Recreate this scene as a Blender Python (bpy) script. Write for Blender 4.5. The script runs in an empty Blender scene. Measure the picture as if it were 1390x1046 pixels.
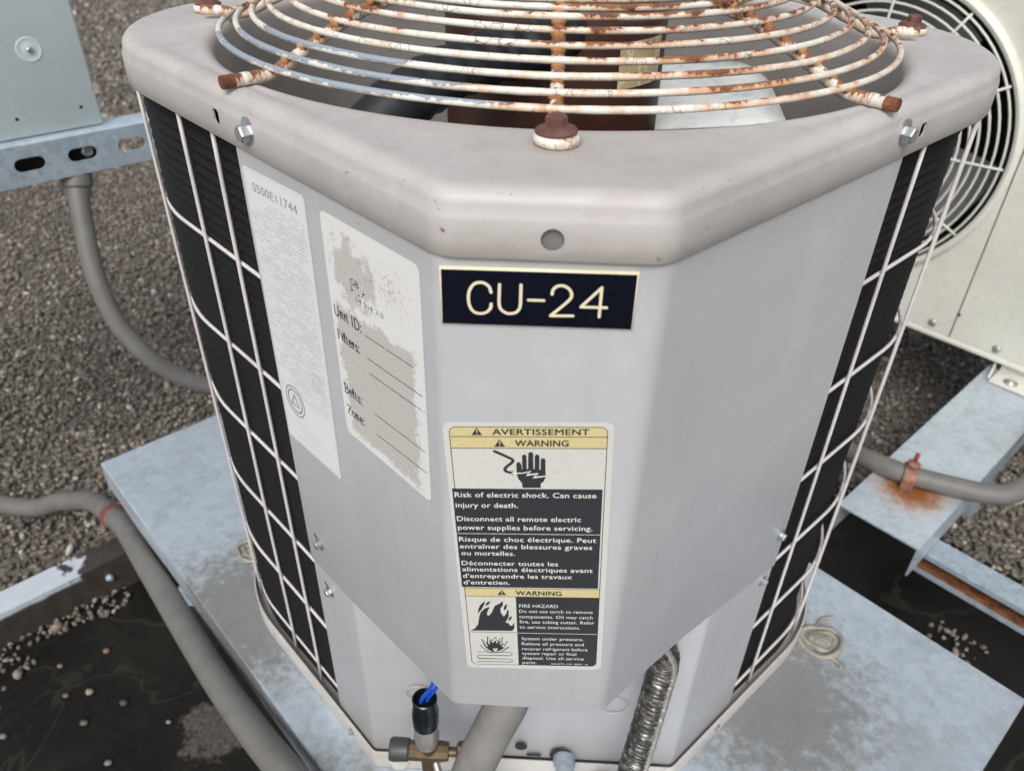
import bpy, bmesh, math, random
import numpy as np
from mathutils import Vector, Matrix, noise
from mathutils.geometry import tessellate_polygon
random.seed(7)
rng = np.random.default_rng(7)
sc = bpy.context.scene
S = math.sqrt(0.5)
PI = math.pi

# ------------------------------------------------------------------ camera, sky, sun, exposure
cam_data = bpy.data.cameras.new("camera")
cam = bpy.data.objects.new("camera", cam_data)
sc.collection.objects.link(cam)
_r = Vector((0.9988, 0.0449, 0.0212)); _u = Vector((-0.0432, 0.5747, 0.8172)); _f = Vector((-0.0246, 0.8171, -0.5759))
cam.matrix_world = Matrix(((_r.x, _u.x, -_f.x, -0.0078), (_r.y, _u.y, -_f.y, -0.3455), (_r.z, _u.z, -_f.z, 0.168), (0, 0, 0, 1)))
cam_data.sensor_width = 36.0
cam_data.lens = 27.255
cam_data.clip_start = 0.02
cam_data.clip_end = 300.0
cam_data.dof.use_dof = True
cam_data.dof.focus_distance = 0.56
cam_data.dof.aperture_fstop = 9.0
sc.camera = cam

SUN_EL, SUN_AZ = math.radians(46), math.radians(188)     # azimuth clockwise from +Y (north)
world = bpy.data.worlds.new("World")
sc.world = world
world.use_nodes = True
wn, wl = world.node_tree.nodes, world.node_tree.links
sky = wn.new("ShaderNodeTexSky")
sky.sky_type = 'NISHITA'
sky.sun_disc = False
sky.sun_elevation = SUN_EL
sky.sun_rotation = SUN_AZ
sky.air_density = 1.0
sky.dust_density = 4.0
bgn = wn["Background"]
hsv = wn.new("ShaderNodeHueSaturation")          # overcast: the blue of the clear sky is mostly gone
hsv.inputs["Saturation"].default_value = 0.30
wl.new(sky.outputs[0], hsv.inputs["Color"])
wl.new(hsv.outputs[0], bgn.inputs[0])
bgn.inputs[1].default_value = 0.125
sd = bpy.data.lights.new("sun", 'SUN')
sd.energy = 1.6
sd.angle = math.radians(30)
sd.color = (1.0, 0.965, 0.92)
sun = bpy.data.objects.new("sun", sd)
sc.collection.objects.link(sun)
_dir = Vector((math.sin(SUN_AZ) * math.cos(SUN_EL), math.cos(SUN_AZ) * math.cos(SUN_EL), math.sin(SUN_EL)))
sun.rotation_euler = _dir.to_track_quat('Z', 'Y').to_euler()
sun.location = (0, 0, 5)
sc.view_settings.view_transform = 'Standard'
sc.view_settings.look = 'None'
sc.view_settings.exposure = 0.27
sc.view_settings.gamma = 1.0
sc.view_settings.use_curve_mapping = False
sc.cycles.use_denoising = True
sc.cycles.max_bounces = 8

# ------------------------------------------------------------------ materials
class NT:
    def __init__(s, name):
        s.m = bpy.data.materials.new(name); s.m.use_nodes = True
        s.n = s.m.node_tree.nodes; s.l = s.m.node_tree.links
        s.b = s.n["Principled BSDF"]
        tc = s.n.new("ShaderNodeTexCoord"); s.obj = tc.outputs["Object"]
    def lk(s, a, b): s.l.new(a, b)
    def val(s, sock, v):
        if hasattr(v, "is_linked") or isinstance(v, bpy.types.NodeSocket): s.l.new(v, sock)
        else: sock.default_value = v
    def mapping(s, scale=(1, 1, 1), loc=(0, 0, 0), rot=(0, 0, 0), src=None):
        mp = s.n.new("ShaderNodeMapping"); s.lk(src or s.obj, mp.inputs[0])
        mp.inputs["Scale"].default_value = scale; mp.inputs["Location"].default_value = loc
        mp.inputs["Rotation"].default_value = rot
        return mp.outputs[0]
    def noise(s, scale, detail=4, rough=.55, src=None, dist=0.0):
        t = s.n.new("ShaderNodeTexNoise"); s.lk(src or s.obj, t.inputs["Vector"])
        t.inputs["Scale"].default_value = scale; t.inputs["Detail"].default_value = detail
        t.inputs["Roughness"].default_value = rough; t.inputs["Distortion"].default_value = dist
        return t.outputs["Fac"]
    def voro(s, scale, feature='F1', out="Distance", src=None, rnd=1.0):
        t = s.n.new("ShaderNodeTexVoronoi"); s.lk(src or s.obj, t.inputs["Vector"])
        t.feature = feature; t.inputs["Scale"].default_value = scale
        t.inputs["Randomness"].default_value = rnd
        return t.outputs[out]
    def ramp(s, fac, stops, interp='LINEAR'):
        r = s.n.new("ShaderNodeValToRGB"); s.lk(fac, r.inputs[0]); e = r.color_ramp.elements
        r.color_ramp.interpolation = interp
        while len(e) > 1: e.remove(e[-1])
        for i, (p, c) in enumerate(stops):
            if isinstance(c, (int, float)): c = (c, c, c)
            if i == 0: el = e[0]; el.position = p
            else: el = e.new(p)
            el.color = (c[0], c[1], c[2], 1)
        return r.outputs[0]
    def mix(s, fac, a, b, blend='MIX'):
        x = s.n.new("ShaderNodeMix"); x.data_type = 'RGBA'; x.blend_type = blend
        s.val(x.inputs["Factor"], fac)
        for sock, v in ((x.inputs[6], a), (x.inputs[7], b)):
            if isinstance(v, bpy.types.NodeSocket): s.l.new(v, sock)
            else: sock.default_value = (v[0], v[1], v[2], 1)
        return x.outputs[2]
    def math(s, op, a, b=0.0, clamp=False):
        x = s.n.new("ShaderNodeMath"); x.operation = op; x.use_clamp = clamp
        s.val(x.inputs[0], a); s.val(x.inputs[1], b)
        return x.outputs[0]
    def dist(s, p, src=None, scale=(1, 1, 1)):
        v = s.n.new("ShaderNodeVectorMath"); v.operation = 'SUBTRACT'
        s.lk(src or s.obj, v.inputs[0]); v.inputs[1].default_value = p
        w = s.n.new("ShaderNodeVectorMath"); w.operation = 'MULTIPLY'
        s.lk(v.outputs[0], w.inputs[0]); w.inputs[1].default_value = scale
        q = s.n.new("ShaderNodeVectorMath"); q.operation = 'LENGTH'; s.lk(w.outputs[0], q.inputs[0])
        return q.outputs["Value"]
    def sep(s, src=None):
        x = s.n.new("ShaderNodeSeparateXYZ"); s.lk(src or s.obj, x.inputs[0]); return x.outputs
    def bump(s, h, strength=.3, dist=.001, prev=None):
        b = s.n.new("ShaderNodeBump"); s.lk(h, b.inputs["Height"])
        b.inputs["Strength"].default_value = strength; b.inputs["Distance"].default_value = dist
        if prev: s.lk(prev, b.inputs["Normal"])
        return b.outputs[0]
    def out(s, col, rough=.5, metal=0.0, normal=None, spec=.5):
        s.val(s.b.inputs["Base Color"], col if isinstance(col, bpy.types.NodeSocket) else (*col, 1))
        s.val(s.b.inputs["Roughness"], rough); s.val(s.b.inputs["Metallic"], metal)
        s.b.inputs["Specular IOR Level"].default_value = spec
        if normal: s.lk(normal, s.b.inputs["Normal"])
        return s.m

def painted(name, col, rough=.5, dirt=(.30, .27, .24), dirt_amt=.35, speck=True, mott=.10):
    t = NT(name)
    n1 = t.noise(7, 5, .6); n2 = t.noise(45, 5, .7); n3 = t.noise(420, 2, .5)
    base = t.mix(t.ramp(n1, [(.3, 0), (.7, 1)]), [c * (1 - mott) for c in col], [min(1, c * (1 + mott)) for c in col])
    base = t.mix(t.math('MULTIPLY', t.ramp(n2, [(.52, 0), (.72, 1)]), dirt_amt), base, dirt)
    if speck:
        sp = t.ramp(t.voro(150), [(.07, 1), (.13, 0)])
        sp = t.math('MULTIPLY', sp, t.ramp(t.noise(30, 3), [(.52, 0), (.59, 1)]))
        base = t.mix(t.math('MULTIPLY', sp, .75), base, (.12, .10, .09))
    nb = t.bump(n3, .12, .0006)
    nb = t.bump(n1, .15, .004, nb)
    r = t.math('ADD', t.math('MULTIPLY', n2, .25), rough - .12)
    return t.out(base, r, 0, nb)

def galvanised(name, tone=(.50, .56, .60), metal=.55, rough=.42, spots=()):
    t = NT(name)
    n1 = t.noise(9, 6, .65, dist=.6); n2 = t.noise(38, 6, .7, dist=.4); sp = t.voro(110, 'F1', "Color")
    n0 = t.noise(2.6, 4, .6)
    g = t.sep(sp)[0]
    col = t.mix(t.ramp(n1, [(.32, 0), (.68, 1)]), [c * .80 for c in tone], [min(1, c * 1.18) for c in tone])
    col = t.mix(t.math('MULTIPLY', g, .24), col, (.80, .86, .92))
    col = t.mix(t.math('MULTIPLY', t.ramp(n2, [(.52, 0), (.68, 1)]), .42), col, (.30, .31, .32))
    scr = t.noise(1.0, 3, .6, src=t.mapping((9, 9, 9), rot=(0, 0, .785))); scr2 = t.noise(1.0, 4, .7, src=t.mapping((150, 7, 7), rot=(0, 0, .6)))
    col = t.mix(t.math('MULTIPLY', t.ramp(scr2, [(.64, 0), (.70, 1)]), .25), col, (.80, .84, .88))
    wear = t.math('MULTIPLY', t.ramp(t.noise(150, 5, .8), [(.62, 0), (.66, 1)]), t.ramp(n0, [(.50, 0), (.65, 1)]))
    col = t.mix(t.math('MULTIPLY', wear, .38), col, (.16, .15, .13))
    col = t.mix(t.math('MULTIPLY', t.ramp(n0, [(.45, 0), (.70, 1)]), .25), col, (.30, .31, .31))
    met = t.math('MULTIPLY', t.ramp(n1, [(.2, .5), (.8, 1)]), metal)
    for (p, rad, c, amt, thr) in spots:
        d = t.dist(p)
        k = t.math('ADD', t.math('DIVIDE', d, rad), t.math('MULTIPLY', t.math('SUBTRACT', t.noise(60, 5, .7), .5), thr))
        m = t.math('MULTIPLY', t.ramp(k, [(.45, 1), (1.15, 0)]), amt)
        col = t.mix(m, col, c)
        met = t.math('MULTIPLY', met, t.math('SUBTRACT', 1, m))
    ro = t.math('ADD', t.math('MULTIPLY', n2, .3), rough - .12)
    nb = t.bump(n1, .2, .003); nb = t.bump(n2, .15, .0015, nb)
    return t.out(col, ro, met, nb)

def chipped(name, rust_bias=0.0, stretch=(1, 1, 1), galv=True, dome=None):
    """old cream paint cracked and flaking from rusty wire"""
    t = NT(name)
    co = t.mapping(stretch)
    big = t.noise(11, 3, .5, co); mid = t.noise(75, 5, .7, co); fine = t.noise(330, 4, .7, co)
    paint = t.mix(t.ramp(fine, [(.3, 0), (.7, 1)]), (.58, .57, .51), (.76, .75, .69))
    stain = t.ramp(t.math('ADD', t.math('MULTIPLY', mid, .6), t.math('MULTIPLY', big, .5)), [(.50 - rust_bias * .5, 0), (.66 - rust_bias * .5, 1)])
    paint = t.mix(t.math('MULTIPLY', stain, .7), paint, (.58, .29, .11))
    rust = t.mix(fine, (.12, .04, .015), (.46, .19, .06))
    rust = t.mix(t.ramp(mid, [(.45, 0), (.62, 1)]), rust, (.13, .055, .04))
    bare = rust
    met = 0.0
    x = t.sep(); 
    if galv:
        zone = t.ramp(t.math('ADD', t.math('MULTIPLY', x[0], -2.0), t.math('MULTIPLY', x[1], -2.6)), [(.76, 0), (.80, 1)]) if dome else t.ramp(big, [(.5, 0), (.55, 1)])
        bare = t.mix(zone, rust, t.mix(fine, (.25, .31, .37), (.42, .48, .54)))
        met = zone
    # chips: mostly on the top side, whole lengths here and there
    g = t.n.new("ShaderNodeNewGeometry"); nz = t.sep(g.outputs["Normal"])[2]
    k = t.math('ADD', t.math('MULTIPLY', mid, .62), t.math('MULTIPLY', fine, .25))
    k = t.math('ADD', k, t.math('MULTIPLY', nz, .125))
    k = t.math('ADD', k, t.math('MULTIPLY', t.math('SUBTRACT', big, .5), .9))
    if dome:
        rad = t.dist((0, 0, 0), scale=(1, 1, 0))
        k = t.math('ADD', k, t.math('MULTIPLY', t.math('SUBTRACT', .214, rad), 1.3))
        k = t.math('ADD', k, t.math('MULTIPLY', t.math('MULTIPLY', met, t.ramp(rad, [(.235, 0), (.25, 1)])), .25))
        k = t.math('ADD', k, t.math('MULTIPLY', x[0], -.12))
    else:
        k = t.math('ADD', k, .035)
    chip = t.ramp(k, [(.590 - rust_bias, 0), (.602 - rust_bias, 1)])
    crack = t.ramp(t.voro(150, 'DISTANCE_TO_EDGE', src=co), [(.015, 1), (.04, 0)])
    crack = t.math('MULTIPLY', crack, t.ramp(t.noise(40, 2, src=co), [(.54, 0), (.60, 1)]))
    col = t.mix(t.math('MULTIPLY', crack, .85), paint, (.16, .08, .05))
    edge = t.ramp(k, [(.50 - rust_bias, 0), (.57 - rust_bias, 1)])
    if dome is None or True: col = t.mix(t.math('MULTIPLY', edge, t.math('MULTIPLY', stain, .8)), col, (.50, .22, .09))
    col = t.mix(chip, col, bare)
    nb = t.bump(t.math('SUBTRACT', 1, chip), .9, .0012)
    nb = t.bump(crack, -.6, .0006, nb)
    nb = t.bump(fine, .35, .0006, nb)
    rough = t.math('ADD', t.math('MULTIPLY', chip, .35), .45)
    mt = t.math('MULTIPLY', t.math('MULTIPLY', chip, met), .5) if galv else 0.0
    return t.out(col, rough, mt, nb)

def plain(name, col, rough=.5, metal=0.0, nscale=60, namt=.15, bscale=200, bstr=.15, spec=.5):
    t = NT(name)
    n = t.noise(nscale, 5, .65)
    c = t.mix(n, [x * (1 - namt * 2) for x in col], [min(1, x * (1 + namt * 2)) for x in col])
    return t.out(c, rough, metal, t.bump(t.noise(bscale, 3), bstr, .0006), spec)

def rusty(name, a=(.10, .035, .02), b=(.30, .12, .05), rough=.85):
    t = NT(name)
    n = t.noise(70, 6, .7); n2 = t.noise(250, 4, .7)
    c = t.mix(t.ramp(n, [(.35, 0), (.65, 1)]), a, b)
    return t.out(c, rough, .1, t.bump(n2, .6, .001))

M = {}
M['lid'] = painted("lid_paint", (.46, .435, .425), .50, (.27, .225, .20), .40)
def lid_mat():
    t = NT("lid_paint")
    n1 = t.noise(7, 5, .6); n2 = t.noise(40, 6, .72); n3 = t.noise(420, 2, .5); n4 = t.noise(14, 5, .65, dist=.8)
    c = t.mix(t.ramp(n1, [(.3, 0), (.7, 1)]), (.395, .375, .365), (.480, .462, .454))
    c = t.mix(t.math('MULTIPLY', t.ramp(n2, [(.48, 0), (.74, 1)]), .38), c, (.30, .262, .238))
    c = t.mix(t.math('MULTIPLY', t.ramp(n4, [(.54, 0), (.72, 1)]), .30), c, (.56, .55, .545))
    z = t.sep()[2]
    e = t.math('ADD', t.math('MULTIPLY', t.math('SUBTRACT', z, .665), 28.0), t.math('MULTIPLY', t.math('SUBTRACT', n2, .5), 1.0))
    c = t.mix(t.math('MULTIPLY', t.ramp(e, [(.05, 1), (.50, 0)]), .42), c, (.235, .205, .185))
    sp = t.ramp(t.voro(170), [(.08, 1), (.15, 0)])
    sp = t.math('MULTIPLY', sp, t.ramp(t.noise(16, 4, .7), [(.53, 0), (.62, 1)]))
    c = t.mix(t.math('MULTIPLY', sp, .8), c, (.13, .10, .085))
    for p, rr in (((-.0565, -.3845, .6905), .007), ((-.0545, -.3845, .679), .005), ((-.078, -.363, .694), .008), ((.052, -.384, .668), .005)):
        k = t.math('ADD', t.math('DIVIDE', t.dist(p), rr), t.math('MULTIPLY', t.math('SUBTRACT', t.noise(330, 4, .8), .5), 3.4))
        c = t.mix(t.math('MULTIPLY', t.ramp(k, [(.10, 1), (.22, 0)]), .85), c, (.09, .07, .06))
    # rust wept from the guard feet
    for a in (0, 1, 2, 3):
        aa = -PI / 2 + a * PI / 2
        p = (.315 * math.cos(aa), -.004 + (.308 if a == 0 else .315) * math.sin(aa) + (.032 if a in (1, 3) else 0), .699)
        k = t.math('ADD', t.math('DIVIDE', t.dist(p), .021), t.math('MULTIPLY', t.math('SUBTRACT', n2, .5), .9))
        c = t.mix(t.math('MULTIPLY', t.ramp(k, [(.55, 1), (1.0, 0)]), .35), c, (.30, .19, .12))
    nb = t.bump(n3, .12, .0006); nb = t.bump(n1, .3, .005, nb)
    return t.out(c, t.math('ADD', t.math('MULTIPLY', n2, .3), .36), 0, nb)
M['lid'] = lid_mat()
M['panel'] = painted("panel_paint", (.475, .478, .495), .46, (.42, .41, .40), .30, speck=False, mott=.05)
def panel_mat():
    t = NT("panel_paint")
    n1 = t.noise(5, 4, .55, dist=.6); n2 = t.noise(28, 6, .7); st = t.noise(1.0, 5, .7, src=t.mapping((75, 75, 3.0)))
    fine = t.noise(500, 2)
    c = t.mix(t.ramp(n1, [(.3, 0), (.7, 1)]), (.425, .437, .462), (.475, .487, .508))
    c = t.mix(t.math('MULTIPLY', t.ramp(st, [(.50, 0), (.78, 1)]), .30), c, (.36, .355, .35))
    c = t.mix(t.math('MULTIPLY', t.ramp(n2, [(.55, 0), (.78, 1)]), .28), c, (.55, .56, .57))
    sc_ = t.noise(1.0, 3, .6, src=t.mapping((6, 6, 160), rot=(.5, .3, 0)))
    c = t.mix(t.math('MULTIPLY', t.ramp(sc_, [(.69, 0), (.72, 1)]), .22), c, (.62, .63, .64))
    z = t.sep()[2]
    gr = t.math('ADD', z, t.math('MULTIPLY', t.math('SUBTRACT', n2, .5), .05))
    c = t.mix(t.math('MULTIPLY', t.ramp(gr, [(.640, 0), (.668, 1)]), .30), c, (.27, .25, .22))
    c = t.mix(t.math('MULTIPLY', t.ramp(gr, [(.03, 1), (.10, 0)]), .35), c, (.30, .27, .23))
    sp = t.math('MULTIPLY', t.ramp(t.voro(90), [(.05, 1), (.09, 0)]), t.ramp(t.noise(17, 3), [(.60, 0), (.64, 1)]))
    c = t.mix(t.math('MULTIPLY', sp, .7), c, (.16, .13, .10))
    nb = t.bump(n1, .25, .006); nb = t.bump(fine, .10, .0005, nb)
    return t.out(c, t.math('ADD', t.math('MULTIPLY', n2, .25), .34), 0, nb)
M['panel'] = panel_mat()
M['collar'] = painted("collar_paint", (.40, .39, .385), .5, (.30, .23, .14), .6, speck=False)
M['pan'] = painted("base_pan_paint", (.46, .44, .42), .5, (.25, .22, .18), .5)
M['guard'] = painted("guard_wire_paint", (.60, .57, .57), .45, (.35, .30, .28), .3, speck=False)
M['white_wire'] = painted("grille_plastic", (.60, .61, .55), .4, (.4, .4, .35), .3, speck=False)
M['splitpaint'] = painted("outdoor_unit_paint", (.60, .60, .54), .42, (.42, .40, .33), .35, speck=False, mott=.05)
M['cabinet'] = painted("cabinet_paint", (.50, .58, .59), .42, (.40, .47, .48), .4, speck=False, mott=.07)
M['ring_paint'] = chipped("ring_flaking_paint", 0.0, dome=True)
M['rod_paint'] = chipped("rod_flaking_paint", .07, (1.6, .5, .5), galv=False)
M['cap_paint'] = chipped("foot_cracked_paint", -.14, galv=False)
M['bolt_rust'] = rusty("bolt_rust", (.085, .035, .03), (.19, .085, .065))
M['rod_rust'] = rusty("rod_end_rust")
M['strut_rust'] = rusty("strut_rust", (.07, .03, .02), (.33, .13, .05))
M['clamp_rust'] = rusty("clamp_copper_rust", (.14, .055, .035), (.33, .17, .11), .6)
M['red'] = plain("red_plastic", (.24, .045, .03), .5)
M['band'] = plain("orange_rust_band", (.17, .06, .035), .6)
M['fin'] = plain("black_fins", (.008, .0083, .0085), .65, .1, 160, .35, spec=.22)
M['dark'] = plain("dark_interior", (.015, .014, .013), .7)
M['maroon'] = plain("motor_maroon", (.060, .022, .014), .5, 0, 25, .25, 150, .2)
M['olive'] = plain("motor_cap_olive", (.15, .14, .09), .6)
M['rubber'] = plain("black_rubber", (.018, .021, .026), .55, 0, 60, .3, 90, .5)
M['galv_blade'] = galvanised("blade_galvanised", (.74, .77, .76), .10, .6)
M['galv'] = galvanised("galvanised_steel", (.46, .55, .64), .6, .36)
M['galv_dark'] = galvanised("strut_galvanised", (.32, .40, .47), .45, .42)
M['screw'] = plain("zinc_screw", (.50, .52, .53), .35, .85, 300, .2)
M['brass'] = plain("aged_brass", (.12, .085, .05), .5, .5, 90, .35)
M['alu'] = plain("aluminium_body", (.40, .39, .37), .42, .6, 160, .35)
M['knob'] = plain("dark_cap", (.045, .047, .05), .45)
M['blackp'] = plain("black_plastic", (.006, .010, .012), .25)
M['blue'] = plain("blue_wire", (.005, .09, .62), .4)
M['conduit'] = plain("grey_conduit", (.145, .141, .134), .55, 0, 35, .16, 220, .12)
M['foam'] = plain("grey_insulation", (.19, .185, .175), .75, 0, 40, .2, 250, .4)
M['seal'] = plain("beige_sealant", (.265, .25, .215), .5, 0, 60, .3, 120, .3)
M['white_paper'] = None
M['yellow'] = None

def flexmat():
    t = NT("corrugated_conduit_wet")
    n = t.noise(130, 5, .7)
    c = t.ramp(n, [(.36, (.035, .033, .032)), (.52, (.08, .076, .072)), (.68, (.40, .40, .395))])
    return t.out(c, .28, .4, t.bump(n, .5, .001))
M['flex'] = flexmat()

def paper(name, col, crack=.5, fade=.2, cr_scale=90):
    t = NT(name)
    n = t.noise(260, 4, .7); n1 = t.noise(30, 4)
    cr = t.voro(cr_scale, 'DISTANCE_TO_EDGE')
    m = t.math('MULTIPLY', t.ramp(cr, [(.01, 1), (.035, 0)]), crack)
    c = t.mix(t.math('MULTIPLY', n, fade * 1.4), col, [x * .72 for x in col])
    c = t.mix(t.math('MULTIPLY', t.ramp(n1, [(.4, 0), (.7, 1)]), fade), c, [x * .85 for x in col])
    c = t.mix(m, c, [x * .55 for x in col])
    return t.out(c, .5, 0, t.bump(cr, .1, .0002))
M['white_paper'] = paper("warning_label_paper", (.60, .60, .57), .30, .28, 240)
M['yellow'] = paper("warning_label_yellow", (.62, .54, .28), .28, .3, 240)
M['lblack'] = paper("label_black_ink", (.030, .033, .038), .0, .3)
M['ltext'] = plain("label_white_ink", (.68, .68, .65), .6, 0, 500, .2)
M['data_paper'] = paper("data_plate_foil", (.68, .71, .72), .0, .10)
M['data_ink'] = plain("data_plate_faded_ink", (.50, .52, .53), .5)
M['data_ink2'] = plain("data_plate_serial_ink", (.27, .27, .27), .5)
M['ink'] = plain("black_ink", (.02, .02, .02), .6)
M['plate_black'] = plain("nameplate_black", (.0025, .004, .010), .42, 0, 200, .3, 60, .03, spec=.16)
M['plate_cream'] = plain("nameplate_cream", (.70, .63, .46), .45, 0, 200, .1)

def taupe():
    t = NT("worn_sticker")
    x = t.sep()
    n = t.noise(70, 6, .75); nf = t.noise(300, 5, .75); nb = t.noise(22, 4, .6)
    # local frame of the sticker: x = across (0 .. .097), z = down (0 .. -.17)
    ex = t.math('MINIMUM', t.math('SUBTRACT', x[0], .006), t.math('SUBTRACT', .088, x[0]))
    ez = t.math('MINIMUM', t.math('SUBTRACT', -.060, x[2]), t.math('ADD', x[2], .162))
    k = t.math('MINIMUM', ex, ez)
    k = t.math('ADD', k, t.math('ADD', t.math('MULTIPLY', t.math('SUBTRACT', n, .5), .030), t.math('MULTIPLY', t.math('SUBTRACT', nf, .5), .022)))
    m1 = t.ramp(t.math('MULTIPLY', k, 100), [(.0, 0), (.12, 1)])
    k2 = t.math('ADD', t.math('SUBTRACT', .9, t.math('MULTIPLY', t.dist((.028, 0, -.033), scale=(1, 0, 1)), 26)), t.math('MULTIPLY', t.math('SUBTRACT', n, .5), 2.0))
    k3 = t.math('ADD', t.math('SUBTRACT', .35, t.math('MULTIPLY', t.dist((.070, 0, -.030), scale=(1, 0, 1)), 14)), t.math('MULTIPLY', t.math('SUBTRACT', nf, .5), 3.2))
    m2 = t.math('MAXIMUM', t.ramp(k2, [(.3, 0), (.42, 1)]), t.ramp(k3, [(.35, 0), (.45, 1)]))
    m = t.math('MAXIMUM', m1, m2)
    tp = t.mix(nf, (.40, .39, .37), (.55, .54, .515))
    sk_ = t.ramp(t.noise(420, 4, .8), [(.60, 0), (.64, 1)])
    m = t.math('MULTIPLY', m, t.math('SUBTRACT', 1, t.math('MULTIPLY', sk_, .85)))
    c = t.mix(m, (.68, .68, .67), tp)
    return t.out(c, .6, 0, t.bump(m, -.25, .0004))
M['worn'] = taupe()

# ------------------------------------------------------------------ geometry helpers
WL = {}
def wl(o): return WL.get(o.name, Vector((0, 0, 0))) if o else Vector((0, 0, 0))
def link(name, data, parent=None, loc=(0, 0, 0)):
    o = bpy.data.objects.new(name, data); sc.collection.objects.link(o)
    loc = Vector(loc); WL[o.name] = loc
    o.location = loc - wl(parent)
    if parent: o.parent = parent
    return o
def thing(name, label, cat, loc, group=None):
    o = link(name, None, None, loc); o.empty_display_size = .05
    o['label'] = label; o['category'] = cat
    if group: o['group'] = group
    return o
def tag(o, label, cat, group=None):
    o['label'] = label; o['category'] = cat
    if group: o['group'] = group
    return o
def me(name, V, F, mat, smooth=False):
    m = bpy.data.meshes.new(name); m.from_pydata([tuple(v) for v in V], [], F)
    if mat: m.materials.append(mat)
    if smooth: m.polygons.foreach_set("use_smooth", [True] * len(m.polygons))
    m.update(); return m
def mk(name, V, F, mat, parent=None, smooth=False, origin=None, fix=True):
    """verts in world coordinates; the object sits at its parent's origin (or at origin)"""
    o0 = Vector(origin) if origin is not None else wl(parent)
    m = me(name, [Vector(v) - o0 for v in V], F, mat, smooth)
    if fix:
        b = bmesh.new(); b.from_mesh(m); bmesh.ops.recalc_face_normals(b, faces=b.faces); b.to_mesh(m); b.free()
    o = link(name, m, parent, o0)
    return o
def autosmooth(o, ang=35):
    m = o.data
    m.polygons.foreach_set("use_smooth", [True] * len(m.polygons))
    try: m.set_sharp_from_angle(angle=math.radians(ang))
    except Exception: pass
    return o
def bevel(o, w=.002, seg=2, ang=40):
    b = bmesh.new(); b.from_mesh(o.data)
    es = [e for e in b.edges if len(e.link_faces) == 2 and e.calc_face_angle(0) > math.radians(ang)]
    bmesh.ops.bevel(b, geom=es, offset=w, segments=seg, affect='EDGES', profile=.5, clamp_overlap=True)
    b.to_mesh(o.data); b.free(); return autosmooth(o, 50)
def boxv(c, ax, ay, az, hx, hy, hz):
    c = Vector(c); V = []
    for i in (-1, 1):
        for j in (-1, 1):
            for k in (-1, 1): V.append(c + Vector(ax) * hx * i + Vector(ay) * hy * j + Vector(az) * hz * k)
    F = [(0, 1, 3, 2), (4, 6, 7, 5), (0, 4, 5, 1), (2, 3, 7, 6), (0, 2, 6, 4), (1, 5, 7, 3)]
    return V, F
def catmull(pts, n=8, closed=False):
    P = [Vector(p) for p in pts]; out = []
    m = len(P); rngi = range(m if closed else m - 1)
    for i in rngi:
        if closed: p0, p1, p2, p3 = P[(i - 1) % m], P[i], P[(i + 1) % m], P[(i + 2) % m]
        else: p0, p1, p2, p3 = P[max(i - 1, 0)], P[i], P[i + 1], P[min(i + 2, m - 1)]
        for k in range(n):
            t = k / n
            out.append(.5 * ((2 * p1) + (-p0 + p2) * t + (2 * p0 - 5 * p1 + 4 * p2 - p3) * t * t + (-p0 + 3 * p1 - 3 * p2 + p3) * t ** 3))
    if not closed: out.append(P[-1])
    return out
def tube(path, r, seg=8, closed=False, rf=None):
    P = [Vector(p) for p in path]; n = len(P); V = []; F = []
    tang = []
    for i in range(n):
        a = P[(i - 1) % n] if (closed or i > 0) else P[i]; b = P[(i + 1) % n] if (closed or i < n - 1) else P[i]
        tang.append((b - a).normalized())
    up = Vector((0, 0, 1)) if abs(tang[0].z) < .9 else Vector((1, 0, 0))
    nrm = (up - tang[0] * up.dot(tang[0])).normalized()
    for i in range(n):
        nrm = (nrm - tang[i] * nrm.dot(tang[i])).normalized(); bi = tang[i].cross(nrm)
        ri = r * (rf(i / max(1, n - 1)) if rf else 1)
        for k in range(seg):
            a = 2 * PI * k / seg
            V.append(P[i] + (nrm * math.cos(a) + bi * math.sin(a)) * ri)
    m = n if closed else n - 1
    for i in range(m):
        for k in range(seg):
            j = (i + 1) % n
            F.append((i * seg + k, i * seg + (k + 1) % seg, j * seg + (k + 1) % seg, j * seg + k))
    if not closed:
        F.append(tuple(range(seg))[::-1]); F.append(tuple((n - 1) * seg + k for k in range(seg)))
    return V, F
def lathe(prof, seg=24, axis=(0, 0, 1), loc=(0, 0, 0), hexa=None):
    """prof: (r,h) list from bottom to top; closed with caps"""
    q = Vector((0, 0, 1)).rotation_difference(Vector(axis).normalized()); V = []; F = []
    for (r, h) in prof:
        for k in range(seg):
            a = 2 * PI * k / seg
            V.append(Vector(loc) + q @ Vector((r * math.cos(a), r * math.sin(a), h)))
    for i in range(len(prof) - 1):
        for k in range(seg):
            F.append((i * seg + k, i * seg + (k + 1) % seg, (i + 1) * seg + (k + 1) % seg, (i + 1) * seg + k))
    F.append(tuple(range(seg))[::-1]); F.append(tuple((len(prof) - 1) * seg + k for k in range(seg)))
    return V, F
def join(*gs):
    V = []; F = []
    for v, f in gs:
        n = len(V); V += list(v); F += [tuple(i + n for i in q) for q in f]
    return V, F
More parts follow.
